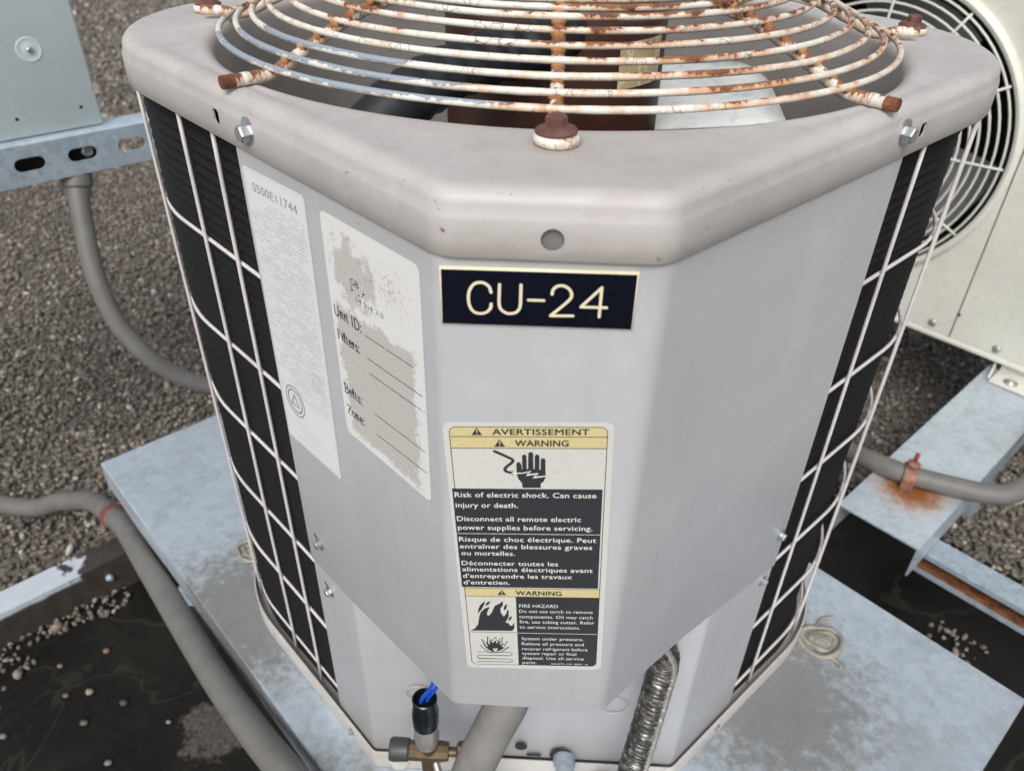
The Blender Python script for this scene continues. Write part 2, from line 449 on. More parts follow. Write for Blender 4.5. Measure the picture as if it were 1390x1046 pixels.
def rounded(corners, radii, seg=10, step=.03):
    """closed rounded polygon (counter-clockwise): points with outward normals"""
    out = []; n = len(corners)
    for i in range(n):
        a, c, b = Vector(corners[i - 1]), Vector(corners[i]), Vector(corners[(i + 1) % n])
        d1 = (a - c).normalized(); d2 = (b - c).normalized()
        ang = math.acos(max(-1, min(1, d1.dot(d2)))); r = radii[i]
        t = r / math.tan(ang / 2); cen = c + (d1 + d2).normalized() * (r / math.sin(ang / 2))
        s = c + d1 * t; e = c + d2 * t
        a0 = math.atan2(s.y - cen.y, s.x - cen.x); a1 = math.atan2(e.y - cen.y, e.x - cen.x)
        while a1 < a0 - 1e-9: a1 += 2 * PI
        if a1 - a0 > PI: a1 -= 2 * PI
        sg = max(3, int(seg * abs(a1 - a0) / .8))
        pts = []
        for k in range(sg + 1):
            t_ = a0 + (a1 - a0) * k / sg
            nr = Vector((math.cos(t_), math.sin(t_)))
            pts.append((cen + nr * r, nr))
        if out:
            p0, n0 = out[-1]; p1, n1 = pts[0]
            L = (p1 - p0).length; m = int(L / step)
            for k in range(1, m): out.append((p0.lerp(p1, k / m), n1))
        out += pts
    p0, n0 = out[-1]; p1, n1 = out[0]; m = int((p1 - p0).length / step)
    for k in range(1, m): out.append((p0.lerp(p1, k / m), n1))
    return out
def slab(outline, z0, z1, off=0):
    n = len(outline); V = []; F = []
    for z in (z0, z1):
        for p, nr in outline: V.append((p.x + nr.x * off, p.y + nr.y * off, z))
    for i in range(n): F.append((i, (i + 1) % n, n + (i + 1) % n, n + i))
    F.append(tuple(range(n))[::-1]); F.append(tuple(range(n, 2 * n)))
    return V, F
def ngon(pts, f, o):
    """flat polygon of 2-D points mapped by f(u,v,offset)"""
    tr = tessellate_polygon([[Vector((p[0], p[1], 0)) for p in pts]])
    return [f(p[0], p[1], o) for p in pts], [tuple(t) for t in tr]
def rrect(w, h, r, seg=5, c=(0, 0)):
    P = []
    for (sx, sy, a0) in ((1, 1, 0), (-1, 1, 90), (-1, -1, 180), (1, -1, 270)):
        for k in range(seg + 1):
            a = math.radians(a0 + 90 * k / seg)
            P.append((c[0] + sx * (w / 2 - r) + r * math.cos(a), c[1] + sy * (h / 2 - r) + r * math.sin(a)))
    return P
def stroke2(pts, w, f, o, smooth=True, closed=False, caps=True):
    P = [Vector((p[0], p[1], 0)) for p in pts]
    if smooth: P = catmull(P, 6, closed)
    n = len(P); L = []; R = []
    for i in range(n):
        a = P[(i - 1) % n] if (closed or i > 0) else P[i]; b = P[(i + 1) % n] if (closed or i < n - 1) else P[i]
        t = (b - a).normalized(); nn = Vector((-t.y, t.x, 0))
        k = 1.0
        if (closed or 0 < i < n - 1):
            t1 = (P[i] - a).normalized(); c = max(.45, abs(t1.dot(t))); k = 1 / c
        L.append(P[i] + nn * w / 2 * k); R.append(P[i] - nn * w / 2 * k)
    V = []; F = []
    if not closed and caps:
        t = (P[0] - P[1]).normalized(); nn = Vector((-t.y, t.x, 0)); c0 = len(V)
        cap = [P[0] + (nn * math.cos(a) + t * math.sin(a)) * w / 2 for a in [PI * k / 6 for k in range(7)]]
        V += cap; F.append(tuple(range(7)))
        t = (P[-1] - P[-2]).normalized(); nn = Vector((-t.y, t.x, 0)); c0 = len(V)
        V += [P[-1] + (nn * math.cos(a) + t * math.sin(a)) * w / 2 for a in [PI * k / 6 for k in range(7)]]
        F.append(tuple(range(c0, c0 + 7)))
    b0 = len(V); V += L; r0 = len(V); V += R
    for i in range(n if closed else n - 1):
        j = (i + 1) % n
        F.append((b0 + i, r0 + i, r0 + j, b0 + j))
    return [f(v.x, v.y, o) for v in V], F
_tc = {}
def text_flat(s, bold=0.0):
    key = (s, bold)
    if key in _tc: return _tc[key]
    cu = bpy.data.curves.new("text_tmp", 'FONT'); cu.body = s; cu.size = 1; cu.offset = bold; cu.resolution_u = 3
    cu.space_character = 1.04
    ob = bpy.data.objects.new("text_tmp", cu); sc.collection.objects.link(ob)
    bpy.context.view_layer.update()
    dg = bpy.context.evaluated_depsgraph_get(); m = bpy.data.meshes.new_from_object(ob.evaluated_get(dg))
    V = [v.co.copy() for v in m.vertices]; F = [tuple(p.vertices) for p in m.polygons]
    bpy.data.objects.remove(ob); bpy.data.meshes.remove(m); bpy.data.curves.remove(cu)
    _tc[key] = (V, F); return V, F
def text(s, x0, x1, y, cap, f, o, bold=.0):
    V, F = text_flat(s, bold)
    a = min(v.x for v in V); b = max(v.x for v in V)
    k = (x1 - x0) / (b - a); q = cap / .70
    return [f(x0 + (v.x - a) * k, y + v.y * q, o) for v in V], F

# planes of the unit: left side, right side, front; d = metres along the side from the front corner
CX, CY = .0575, .0035
def Lp(d, z, o=0.0): return Vector((-CX - d * S - o * S, CY + d * S - o * S, z))
def Rp(d, z, o=0.0): return Vector((CX + d * S + o * S, CY + d * S - o * S, z))
def Fp(x, z, o=0.0): return Vector((x, CY - o, z))
def PQ(p, q, z): return Vector(((p + q) * S, (p - q) * S, z))

# ------------------------------------------------------------------ ground
def ground_mat():
    t = NT("roof_gravel_bed")
    v = t.voro(70, 'F1', "Color"); d = t.voro(70, 'F1', "Distance")
    g = t.sep(v)[0]
    c = t.ramp(g, [(0, (.07, .06, .05)), (.5, (.15, .13, .11)), (.85, (.24, .21, .18)), (1, (.36, .33, .30))])
    c = t.mix(t.ramp(t.noise(1.3, 4), [(.35, 0), (.7, 1)]), c, (.17, .15, .125))
    return t.out(c, .85, 0, t.bump(d, -.8, .012))
def membrane_mat():
    t = NT("wet_bitumen")
    n = t.noise(5, 6, .65, dist=.8); n2 = t.noise(60, 5, .7)
    c = t.ramp(n, [(.33, (.006, .0055, .0045)), (.5, (.009, .008, .0068)), (.64, (.015, .013, .010)), (.78, (.028, .024, .019))])
    c = t.mix(t.math('MULTIPLY', t.ramp(n2, [(.55, 0), (.75, 1)]), .4), c, (.032, .030, .026))
    rim = t.ramp(t.noise(3.2, 3, .5, dist=1.5), [(.485, 0), (.5, 1), (.515, 0)])
    c = t.mix(t.math('MULTIPLY', rim, .35), c, (.05, .05, .036))
    # bleached mortar patch
    d = t.dist((-.465, .300, 0), scale=(13, 13, 0))
    k = t.math('ADD', d, t.math('MULTIPLY', t.math('SUBTRACT', t.noise(24, 6, .75), .5), 1.9))
    c = t.mix(t.ramp(k, [(.52, 1), (.64, 0)]), c, t.ramp(t.noise(150, 4), [(.3, (.035, .032, .028)), (.7, (.11, .10, .088))]))
    r = t.ramp(n, [(.35, .40), (.65, .85)])
    return t.out(c, r, 0, t.bump(n2, .35, .004), spec=.22)
GZ = -.95
g = mk("ground", [(-60, -60, GZ), (60, -60, GZ), (60, 60, GZ), (-60, 60, GZ)], [(0, 1, 2, 3)], ground_mat())
g['kind'] = 'structure'
mp_, mq0, mq1 = 1.13, -.955, 1.6
g = mk("roof_membrane", [PQ(-1.6, mq0, GZ + .004), PQ(mp_, mq0, GZ + .004), PQ(mp_, mq1, GZ + .004), PQ(-1.6, mq1, GZ + .004)], [(0, 1, 2, 3)], membrane_mat())
g['kind'] = 'structure'

def stone_mat():
    t = NT("river_gravel")
    gm = t.n.new("ShaderNodeNewGeometry"); r = gm.outputs["Random Per Island"]
    c = t.ramp(r, [(0, (.035, .031, .026)), (.28, (.085, .076, .066)), (.5, (.140, .123, .104)), (.66, (.19, .157, .122)), (.80, (.22, .20, .168)), (.92, (.35, .325, .28)), (.982, (.60, .58, .54))], 'CONSTANT')
    c = t.mix(.35, c, t.mix(t.noise(120, 4), (.08, .07, .06), (.34, .30, .25)))
    return t.out(c, .62, 0, t.bump(t.noise(300, 3), .3, .001))
M['stone'] = stone_mat()
def ico():
    b = bmesh.new(); bmesh.ops.create_icosphere(b, subdivisions=1, radius=1)
    V = np.array([v.co[:] for v in b.verts]); F = np.array([[v.index for v in f.verts] for f in b.faces]); b.free()
    return V, F
def stones(name, P, size, lift=.3):
    IV, IF = ico(); n = len(P)
    q = rng.normal(size=(n, 4)); q /= np.linalg.norm(q, axis=1)[:, None]
    w, x, y, z = q.T
    R = np.array([[1 - 2 * (y * y + z * z), 2 * (x * y - z * w), 2 * (x * z + y * w)], [2 * (x * y + z * w), 1 - 2 * (x * x + z * z), 2 * (y * z - x * w)], [2 * (x * z - y * w), 2 * (y * z + x * w), 1 - 2 * (x * x + y * y)]]).transpose(2, 0, 1)
    sc3 = size[:, None] * np.stack([rng.uniform(.75, 1.35, n), rng.uniform(.6, 1.0, n), rng.uniform(.4, .75, n)], 1)
    V = IV[None] * (1 + rng.uniform(-.22, .22, (n, len(IV), 1)))
    V = np.einsum('nij,nkj->nki', R, V * sc3[:, None])
    V = V + P[:, None]
    F = (IF[None] + (np.arange(n) * len(IV))[:, None, None]).reshape(-1, 3)
    m = bpy.data.meshes.new(name)
    V = V.reshape(-1, 3)
    m.vertices.add(len(V)); m.vertices.foreach_set("co", V.ravel())
    m.loops.add(F.size); m.loops.foreach_set("vertex_index", F.ravel())
    m.polygons.add(len(F)); m.polygons.foreach_set("loop_start", np.arange(len(F)) * 3)
    m.polygons.foreach_set("loop_total", np.full(len(F), 3))
    m.update(); m.validate(); m.materials.append(M['stone'])
    return link(name, m)
def project(P):
    d = P - np.array([-.0078, -.3455, .168]); r = np.array(_r[:]); u = np.array(_u[:]); f = np.array(_f[:])
    z = d @ f; return 695 + 1052 * (d @ r) / z, 523 - 1052 * (d @ u) / z, z
def gravel():
    pts = []; szs = []
    def grid(x0, x1, y0, y1, step, size):
        X, Y = np.meshgrid(np.arange(x0, x1, step), np.arange(y0, y1, step))
        X = X.ravel() + rng.uniform(-.6, .6, X.size) * step; Y = Y.ravel() + rng.uniform(-.6, .6, Y.size) * step
        P = np.stack([X, Y, np.full(X.size, GZ)], 1)
        s = size * np.exp(rng.normal(0, .30, X.size))
        return P, s
    # near field, then a coarser far field; kept to what can be seen from around the camera
    P, s = grid(-3.2, 2.6, -.3, 2.7, .0106, .0056)
    x, y, z = project(P); k = (z > .3) & (x > -260) & (x < 1650) & (y > -60) & (y < 1250) 
    hid = (x > 330) & (x < 1080) & (y > 420)
    k &= ~hid
    pts.append(P[k]); szs.append(s[k])
    P, s = grid(-5.5, 4.2, 2.7, 7.0, .026, .0125)
    x, y, z = project(P); k = (x > -150) & (x < 1500) & (y > -120) 
    pts.append(P[k]); szs.append(s[k])
    P = np.concatenate(pts); s = np.concatenate(szs)
    p = (P[:, 0] + P[:, 1]) * S; q = (P[:, 0] - P[:, 1]) * S
    edge = np.array([noise.noise(Vector((a * 5, b * 5, 0))) for a, b in P[:, :2]]) * .05
    keep = (q < -.965) | (p > 1.10 + edge)
    # a drift of stones along the inside of the rail
    drift = (q > -.93) & (q < -.885 + edge * .9) & (p < -.12)
    keep |= drift
    r2 = np.array([noise.noise(Vector((a * 11, b * 11, 5))) for a, b in P[:, :2]])
    d2 = np.hypot(P[:, 0] - .735, P[:, 1] - .53) < .055 + r2 * .04
    d3 = np.hypot((P[:, 0] + .86), (P[:, 1] - .33)) < .07 + r2 * .05
    keep |= (d2 & (rng.random(len(P)) < .3)) | (d3 & (rng.random(len(P)) < .45))
    P = P[keep]; s = s[keep]
    P[:, 2] += rng.uniform(.0, .010, len(P)) + .3 * s
    return stones("gravel", P, s)
gv = gravel(); gv['kind'] = 'stuff'
gv['label'] = 'brown and grey roof gravel around the equipment stands'; 

PEB = [(-.751, .388), (-.681, .345), (-.715, .337), (-.664, .294), (-.599, .235), (-.773, .266), (-.538, .303), (-.620, .330), (-.690, .420)]
PLB = ['pale tan pebble alone on the wet roof, largest near the rail', 'cream pebble by itself on the black wet roof', 'brown pebble beside the cream one on the wet roof',
       'small dark pebble on the wet roof below the brown one', 'grey pebble at the very bottom of the wet roof', 'grey pebble at the left edge of the wet roof', 'pale pebble beside the bleached mortar patch', 'tiny dark pebble mid wet roof towards the conduit', 'reddish pebble on the wet roof near the rail end']
for i, (x, y) in enumerate(PEB):
    IV, IF = ico(); r = random.uniform(.004, .0065)
    V = [Vector((v[0] * r * 1.3, v[1] * r, v[2] * r * .75)) * (1 + random.uniform(-.12, .12)) + Vector((x, y, GZ + .004 + r * .6)) for v in IV]
    c = [(.17, .14, .10), (.26, .23, .16), (.15, .10, .07), (.10, .09, .08), (.17, .175, .165), (.15, .155, .15), (.18, .175, .16), (.06, .05, .05), (.18, .11, .08)][i]
    o = mk("pebble", V, [tuple(f) for f in IF], plain("pebble_stone", c, .6), None, True, origin=(x, y, GZ))
    tag(o, PLB[i], "pebble", "loose pebbles on the wet roof")

# ------------------------------------------------------------------ rails, stands, struts
def channel(name, p0, p1, q0, q1, zt, h, th, mat, parent, along='p'):
    """inverted C: top plate and two flanges, ends open"""
    prof = [(q0, zt - h), (q0, zt), (q1, zt), (q1, zt - h), (q1 - th, zt - h), (q1 - th, zt - th), (q0 + th, zt - th), (q0 + th, zt - h)]
    V = []; n = len(prof); N = 12
    for i in range(N + 1):
        t = p0 + (p1 - p0) * i / N
        for (a, z) in prof: V.append(PQ(t, a, z) if along == 'p' else PQ(a, t, z))
    F = []
    for i in range(N):
        for k in range(n): F.append((i * n + k, i * n + (k + 1) % n, (i + 1) * n + (k + 1) % n, (i + 1) * n + k))
    for b in (0, N * n):
        for qd in ((0, 1, 6, 7), (1, 2, 5, 6), (2, 3, 4, 5)): F.append(tuple(b + k for k in qd))
    return mk(name, V, F, mat, parent)

base = PQ(.25, -.3, GZ)
stand = thing("equipment_stand", "broad galvanised sheet metal platform under the condensing unit", "platform", base)
peel = PQ(0, 0, 0)
def loc_(w): v = Vector(w) - base; return (v.x, v.y, v.z)
M['galv_pad'] = galvanised("platform_galvanised", (.46, .54, .62), .6, .34, spots=(
    (loc_((.30, .21, -.665)), .16, (.12, .108, .09), .75, 1.6), (loc_((-.20, .02, -.665)), .13, (.12, .108, .09), .75, 1.4),
    (loc_((-.36, .30, -.665)), .17, (.12, .108, .088), .78, 1.6),
    (loc_((.445, .150, -.665)), .050, (.25, .27, .29), .6, 2.2), (loc_((.552, .188, -.665)), .028, (.25, .27, .29), .6, 2.6), (loc_((.50, .175, -.665)), .022, (.25, .27, .29), .6, 3.0)))
pt = [PQ(-.085, -.893, 0), PQ(-.085, .265, 0), PQ(.587, .265, 0), PQ(.587, -.893, 0)]
# top sheet with a slight sag, folded edge all round
def platform():
    nu, nv = 40, 24; V = []; F = []
    for i in range(nu + 1):
        for j in range(nv + 1):
            q = -.893 + 1.158 * i / nu; p = -.085 + .672 * j / nv
            e = min(i, nu - i) / nu * min(j, nv - j) / nv * 4
            z = -.665 - .0012 * noise.noise(Vector((p * 9, q * 9, 1))) * min(1, e * 4)
            V.append(PQ(p, q, z))
    for i in range(nu):
        for j in range(nv): a = i * (nv + 1) + j; F.append((a, a + 1, a + nv + 2, a + nv + 1))
    ring = [i * (nv + 1) for i in range(nu + 1)] + [nu * (nv + 1) + j for j in range(1, nv + 1)] + [i * (nv + 1) + nv for i in range(nu - 1, -1, -1)] + [j for j in range(nv - 1, 0, -1)]
    c = PQ(.251, -.314, 0)
    def ringlevel(out, z):
        s0 = len(V)
        for r in ring:
            v = V[r]; w = v - c; pq = Vector(((w.x + w.y) * S, (w.x - w.y) * S))
            sp = 1 if pq.x > .33 else (-1 if pq.x < -.33 else 0); sq = 1 if pq.y > .57 else (-1 if pq.y < -.57 else 0)
            wv = 1 + 0.0 * sp
            jit = .0018 * noise.noise(Vector((v.x * 7, v.y * 7, 3)))
            d = PQ(sp, sq, 0) * (out + jit)
            V.append(Vector((v.x, v.y, 0)) + d + Vector((0, 0, z)))
        return s0
    L = [ringlevel(.0015, -.6668), ringlevel(.002, -.690), ringlevel(.002, -.716), ringlevel(0.0, -.716), ringlevel(0.0, -.669)]
    m = len(ring)
    for k in range(m): F.append((ring[k], ring[(k + 1) % m], L[0] + (k + 1) % m, L[0] + k))
    for a, b in zip(L[:-1], L[1:]):
        for k in range(m): F.append((a + k, a + (k + 1) % m, b + (k + 1) % m, b + k))
    return V, F
V, F = platform(); autosmooth(mk("top_sheet", V, F, M['galv_pad'], stand), 30)
for (p, q) in ((.02, -.80), (.48, -.80), (.02, .17), (.48, .17)):
    V, F = boxv(PQ(p, q, -.817), (1, 0, 0), (0, 1, 0), (0, 0, 1), .03, .03, .1)
    b_ = mk("leg", V, F, M['galv_dark'], stand); bevel(b_, .003)
    V, F = boxv(PQ(p, q, -.932), (1, 0, 0), (0, 1, 0), (0, 0, 1), .06, .06, .013)
    mk("foot_plate", V, F, M['galv_dark'], stand)
# sealant swirls on the platform
def sealant(c, r, seed, name="sealant"):
    random.seed(seed); G = []
    pts = []
    for k in range(34):
        a = k * .42 + seed; rr = r * (1.12 - .022 * k) * (1 + .12 * math.sin(3 * a) + random.uniform(-.06, .06))
        pts.append(Vector(c) + Vector((rr * math.cos(a), rr * .8 * math.sin(a), .002 + .0012 * math.sin(k))))
    G.append(tube(catmull(pts, 4),   .0044, 8, rf=lambda t: .8 + .5 * noise.noise(Vector((t * 20, seed, 0)))))
    V = []; F = []
    n = 30
    V.append(Vector(c) + Vector((0, 0, .007)))
    for j, (f, h) in enumerate(((.30, .006), (.5, .003), (.72, .0004))):
        for k in range(n):
            a = 2 * PI * k / n; w = 1 + .18 * noise.noise(Vector((math.cos(a) * 1.6, math.sin(a) * 1.6, seed)))
            V.append(Vector(c) + Vector((r * f * w * math.cos(a), r * f * w * .8 * math.sin(a), h * (1 + .5 * noise.noise(Vector((math.cos(a) * 3, math.sin(a) * 3, seed + j)))))))
    for k in range(n): F.append((0, 1 + k, 1 + (k + 1) % n))
    for j in range(2):
        for k in range(n): F.append((1 + j * n + k, 1 + (j + 1) * n + k, 1 + (j + 1) * n + (k + 1) % n, 1 + j * n + (k + 1) % n))
    G.append((V, F))
    tail = [Vector(c) + Vector(x) for x in ((.005, -r * .9, .002), (.012, -r * 1.1, .0015), (.014, -r * 1.35, .001))]
    G.append(tube(catmull(tail, 4), .0028, 6))
    tail = [Vector(c) + Vector(x) for x in ((r * .0, r * .7, .002), (r * .35, r * 1.1, .0015), (r * .9, r * 1.25, .001))]
    G.append(tube(catmull(tail, 5), .0026, 6))
    V, F = join(*G)
    o = mk(name, V, F, M['seal'], stand, True); return o
sealant((.378, .298, -.665), .030, 2)
sealant((-.389, .400, -.665), .027, 5)
random.seed(11)

# painted steel rail lying on the roof, left
rail = thing("roof_rail", "pale steel rail with a peeling top running under the platform at the lower left", "rail", PQ(-.3, -.93, GZ))
def rail_mat():
    t = NT("rail_peeling")
    x = t.sep()
    pl_ = t.math('ADD', t.math('MULTIPLY', x[0], 1.0), t.math('MULTIPLY', x[1], 1.0))   # grows along the rail
    k = t.math('ADD', t.math('MULTIPLY', pl_, 4.0), t.math('MULTIPLY', t.math('SUBTRACT', t.noise(28, 6, .7), .5), 1.8))
    low = t.ramp(t.math('ADD', x[2], t.math('MULTIPLY', t.noise(30, 4), .010)), [(.070, 1), (.0745, 0)])
    brown = t.math('MAXIMUM', t.ramp(k, [(.60, 0), (.68, 1)]), low)
    c = t.mix(brown, t.mix(t.noise(30, 4), (.42, .48, .55), (.56, .61, .66)), t.mix(t.noise(60, 4), (.012, .011, .010), (.085, .068, .058)))
    return t.out(c, .5, .1, t.bump(brown, -.4, .001))
channel("rail_channel", -1.5, .5, -.952, -.902, GZ + .078, .074, .004, rail_mat(), rail)
V, F = lathe([(.007, 0), (.007, .004), (.005, .008)], 6, -Vector((S, -S, 0)) * -1, PQ(-.135, -.9018, GZ + .045))
bevel(mk("rail_bolt", V, F, M['galv_dark'], rail), .0006)

# right beam under the outdoor unit
beam = thing("support_beam", "galvanised channel beam holding up the cream outdoor unit, rust stained near its end", "beam", PQ(1.1, 0, GZ))
bl = Vector((.6399, .6701, -.72)) - PQ(1.1, 0, GZ)
M['galv_beam'] = galvanised("beam_galvanised", (.50, .58, .66), .6, .34, spots=((tuple(bl + Vector((.005, -.008, 0))), .078, (.40, .20, .07), .75, .9), (tuple(bl + Vector((.004, -.010, 0))), .056, (.24, .075, .02), .95, .9)))
channel("beam_channel", .795, 2.3, -.075, .060, -.72, .060, .003, M['galv_beam'], beam)
for p_ in (1.25, 2.1):
    V, F = boxv(PQ(p_, -.005, -.867), (S, S, 0), (S, -S, 0), (0, 0, 1), .03, .05, .083)
    bevel(mk("leg", V, F, M['galv_dark'], beam), .002)
# rusty cross strut
cs = thing("cross_strut", "open channel strut with a rusty inside face crossing below the beam", "strut", PQ(.9, .4, GZ))
def cstrut():
    zt = -.783; h = .044; t = .003; p0, p1 = .868, .918
    prof = [(p1, zt - h), (p1, zt), (p0, zt), (p0, zt - .009), (p0 + .002, zt - .009), (p0 + .002, zt - t), (p1 - t, zt - t), (p1 - t, zt - h + t), (p0 + .002, zt - h + t), (p0 + .002, zt - h + .009), (p0, zt - h + .009), (p0, zt - h)]
    n = len(prof); V = [PQ(a, q, z) for q in (.046, 1.6) for (a, z) in prof]
    F = [(k, (k + 1) % n, n + (k + 1) % n, n + k) for k in range(n)]
    return V, F
V, F = cstrut()
o = mk("channel", V, F, M['galv_dark'], cs, fix=True)
V, F = boxv(PQ(.9145, .82, -.805), (S, S, 0), (S, -S, 0), (0, 0, 1), .0008, .77, .0185); mk("rusted_web", V, F, M['strut_rust'], cs)
V, F = boxv(PQ(.892, .82, -.8232), (S, S, 0), (S, -S, 0), (0, 0, 1), .020, .77, .0006); mk("rusted_flange", V, F, M['strut_rust'], cs)
for q_ in (.55, 1.4):
    V, F = boxv(PQ(.893, q_, -.888), (S, S, 0), (S, -S, 0), (0, 0, 1), .022, .03, .058); mk("foot_block", V, F, M['galv_dark'], cs)

# ------------------------------------------------------------------ left strut and cabinet
QS = -1.0536
strut = thing("slotted_strut", "horizontal slotted galvanised strut carrying the blue grey cabinet at the left", "strut", PQ(-.1, QS, GZ))
def plate_with_holes(outer, holes, f, th):
    cu = bpy.data.curves.new("tmp", 'CURVE'); cu.dimensions = '2D'; cu.fill_mode = 'BOTH'; cu.extrude = th / 2
    for loop in [outer] + holes:
        sp = cu.splines.new('POLY'); sp.points.add(len(loop) - 1)
        for i, p in enumerate(loop): sp.points[i].co = (p[0], p[1], 0, 1)
        sp.use_cyclic_u = True
    ob = bpy.data.objects.new("tmp", cu); sc.collection.objects.link(ob); bpy.context.view_layer.update()
    m = bpy.data.meshes.new_from_object(ob.evaluated_get(bpy.context.evaluated_depsgraph_get()))
    V = [f(v.co.x, v.co.y, v.co.z) for v in m.vertices]; F = [tuple(p.vertices) for p in m.polygons]
    bpy.data.objects.remove(ob); bpy.data.meshes.remove(m); bpy.data.curves.remove(cu)
    return V, F
fs = lambda u, v, o: PQ(u, QS + o, v)
zc = -.2335
slots = [rrect(.042, .0195, .0097, 6, (-.013 + .0735 * k, -.2358)) for k in range(-8, 5)]
V, F = plate_with_holes([(-.9, -.262), (.42, -.262), (.42, -.208), (-.9, -.208)], slots, fs, .003)
mk("slotted_web", V, F, M['galv_dark'], strut)
prof = [(QS + .0015, -.208), (QS + .0008, -.2056), (QS - .001, -.2042), (QS - .004, -.2035), (QS - .041, -.2035), (QS - .041, -.2062), (QS - .0015, -.2062), (QS - .0015, -.208)]
V = [PQ(p, q, z) for p in (-.9, .42) for (q, z) in prof]; n = len(prof)
autosmooth(mk("top_flange", V, [(k, (k + 1) % n, n + (k + 1) % n, n + k) for k in range(n)] + [tuple(range(n)), tuple(range(n, 2 * n))], M['galv'], strut), 50)
V, F = boxv(PQ(-.24, QS - .021, -.2637), (S, S, 0), (S, -S, 0), (0, 0, 1), .66, .0225, .0015); mk("bottom_flange", V, F, M['galv_dark'], strut)
V, F = boxv(PQ(-.42, QS - .035, -.233), (S, S, 0), (S, -S, 0), (0, 0, 1), .53, .001, .026); mk("slot_shade_sheet", V, F, M['dark'], strut)  # dark sheet standing in for the shade behind the slots
V, F = lathe([(.0095, 0), (.0095, .006), (.008, .008)], 6, (S, -S, 0), PQ(.070, QS - .014, -.236)); bevel(mk("bolt", V, F, M['screw'], strut), .001)
for p_ in (-.8, .36):
    V, F = boxv(PQ(p_, QS - .022, -.6075), (S, S, 0), (S, -S, 0), (0, 0, 1), .02, .02, .3423); bevel(mk("leg", V, F, M['galv_dark'], strut), .002)

cab = thing("electrical_cabinet", "pale blue grey metal cabinet standing on the slotted strut", "cabinet", PQ(-.2, QS - .1, -.2035))
fc = lambda u, v, o: PQ(u, -1.0625 + o, v)
V, F = boxv(PQ(-.20, -1.0625 - .11, .06), (S, S, 0), (S, -S, 0), (0, 0, 1), .306, .108, .2625)
bevel(mk("cabinet_body", V, F, M['cabinet'], cab), .004)
# pressed dimple with its screw, and two screw holes
def dimple(c):
    prof = [(.0172, 0.0003), (.0160, .0011), (.0140, .0007), (.0125, .0004), (.0085, .0005), (.0072, .0009), (.0, .0010)]
    V = []; F = []; sg = 32
    for r, h in prof:
        for k in range(sg): a = 2 * PI * k / sg; V.append(fc(c[0] + r * math.cos(a), c[1] + r * math.sin(a), h))
    for i in range(len(prof) - 1):
        for k in range(sg): F.append((i * sg + k, i * sg + (k + 1) % sg, (i + 1) * sg + (k + 1) % sg, (i + 1) * sg + k))
    return V, F
def on_cab(p, o=0.0): return PQ(p[0], -1.0605 + o, p[1])
fc0 = fc
fc = lambda u, v, o: PQ(u, -1.0645 + .0000 + o, v)
V, F = dimple((.035, -.0868)); mk("dimple", V, F, M['cabinet'], cab, True)
V, F = lathe([(.004, 0), (.004, .001), (.0025, .002)], 12, (S, -S, 0), PQ(.035, -1.0625, -.0868)); mk("screw", V, F, M['screw'], cab, True)
for c in ((-.008, -.175), (.080, -.1727)):
    V, F = lathe([(.0026, 0), (.0026, .0004)], 14, (S, -S, 0), PQ(c[0], -1.0647, c[1])); mk("screw_hole", V, F, M['dark'], cab)

# ------------------------------------------------------------------ conduits
def conduit(name, label, pts, r, mat, seg=16, n=8, rf=None, base=None):
    P = catmull(pts, n); b0 = base or pts[0]
    t = thing(name, label, "conduit", b0)
    V, F = tube(P, r, seg, rf=rf); o = mk("tube", V, F, mat, t, True)
    return t, P
ch, P = conduit("hanging_conduit", "grey flexible conduit hanging from the slotted strut and curving behind the unit", [(-.7265, .796, -.262), (-.724, .783, -.288), (-.719, .763, -.334), (-.709, .735, -.409), (-.691, .721, -.482), (-.66, .723, -.55), (-.626, .744, -.607), (-.581, .775, -.652), (-.50, .83, -.68), (-.46, .76, -.64), (-.36, .82, -.64), (-.24, .82, -.56)], .0150, M['conduit'])
V, F = lathe([(.0215, 0), (.0225, .002), (.0225, .022), (.0185, .026), (.0185, .036), (.0165, .040)], 20, (.05, -.35, -1), (-.7262, .7950, -.2655))
autosmooth(mk("connector", V, F, M['conduit'], ch), 30)
cl, P = conduit("floor_conduit", "long grey conduit climbing from the gravel and lying along the left edge of the platform", [(-2.2, 1.05, -.935), (-1.6, .86, -.935), (-1.048, .729, -.93), (-.886, .690, -.875), (-.80, .650, -.83), (-.745, .606, -.80), (-.70, .565, -.78), (-.661, .53, -.765), (-.576, .433, -.74), (-.464, .307, -.715), (-.373, .206, -.69), (-.3, .131, -.67), (-.245, .078, -.652), (-.19, .02, -.64), (-.12, -.06, -.64), (-.02, -.2, -.68)], .0180, M['conduit'])
a_, b_ = Vector((-.7115, .575, -.785)), Vector((-.694, .560, -.777))
d_ = (b_ - a_).normalized()
V, F = lathe([(.0182, -.009), (.0200, -.0085), (.0200, .0085), (.0182, .009)], 24, d_, (-.7035, .568, -.7815)); autosmooth(mk("band", V, F, M['band'], cl), 30)
cr, P = conduit("beam_conduit", "grey conduit crossing the support beam under a rusty clamp", [(.46, .98, -.80), (.52, .86, -.76), (.571, .761, -.725), (.597, .710, -.706), (.638, .676, -.7015), (.711, .649, -.7015), (.766, .635, -.7015), (.812, .645, -.695), (.87, .70, -.69), (.95, .82, -.69), (1.2, 1.0, -.76)], .0172, M['conduit'])
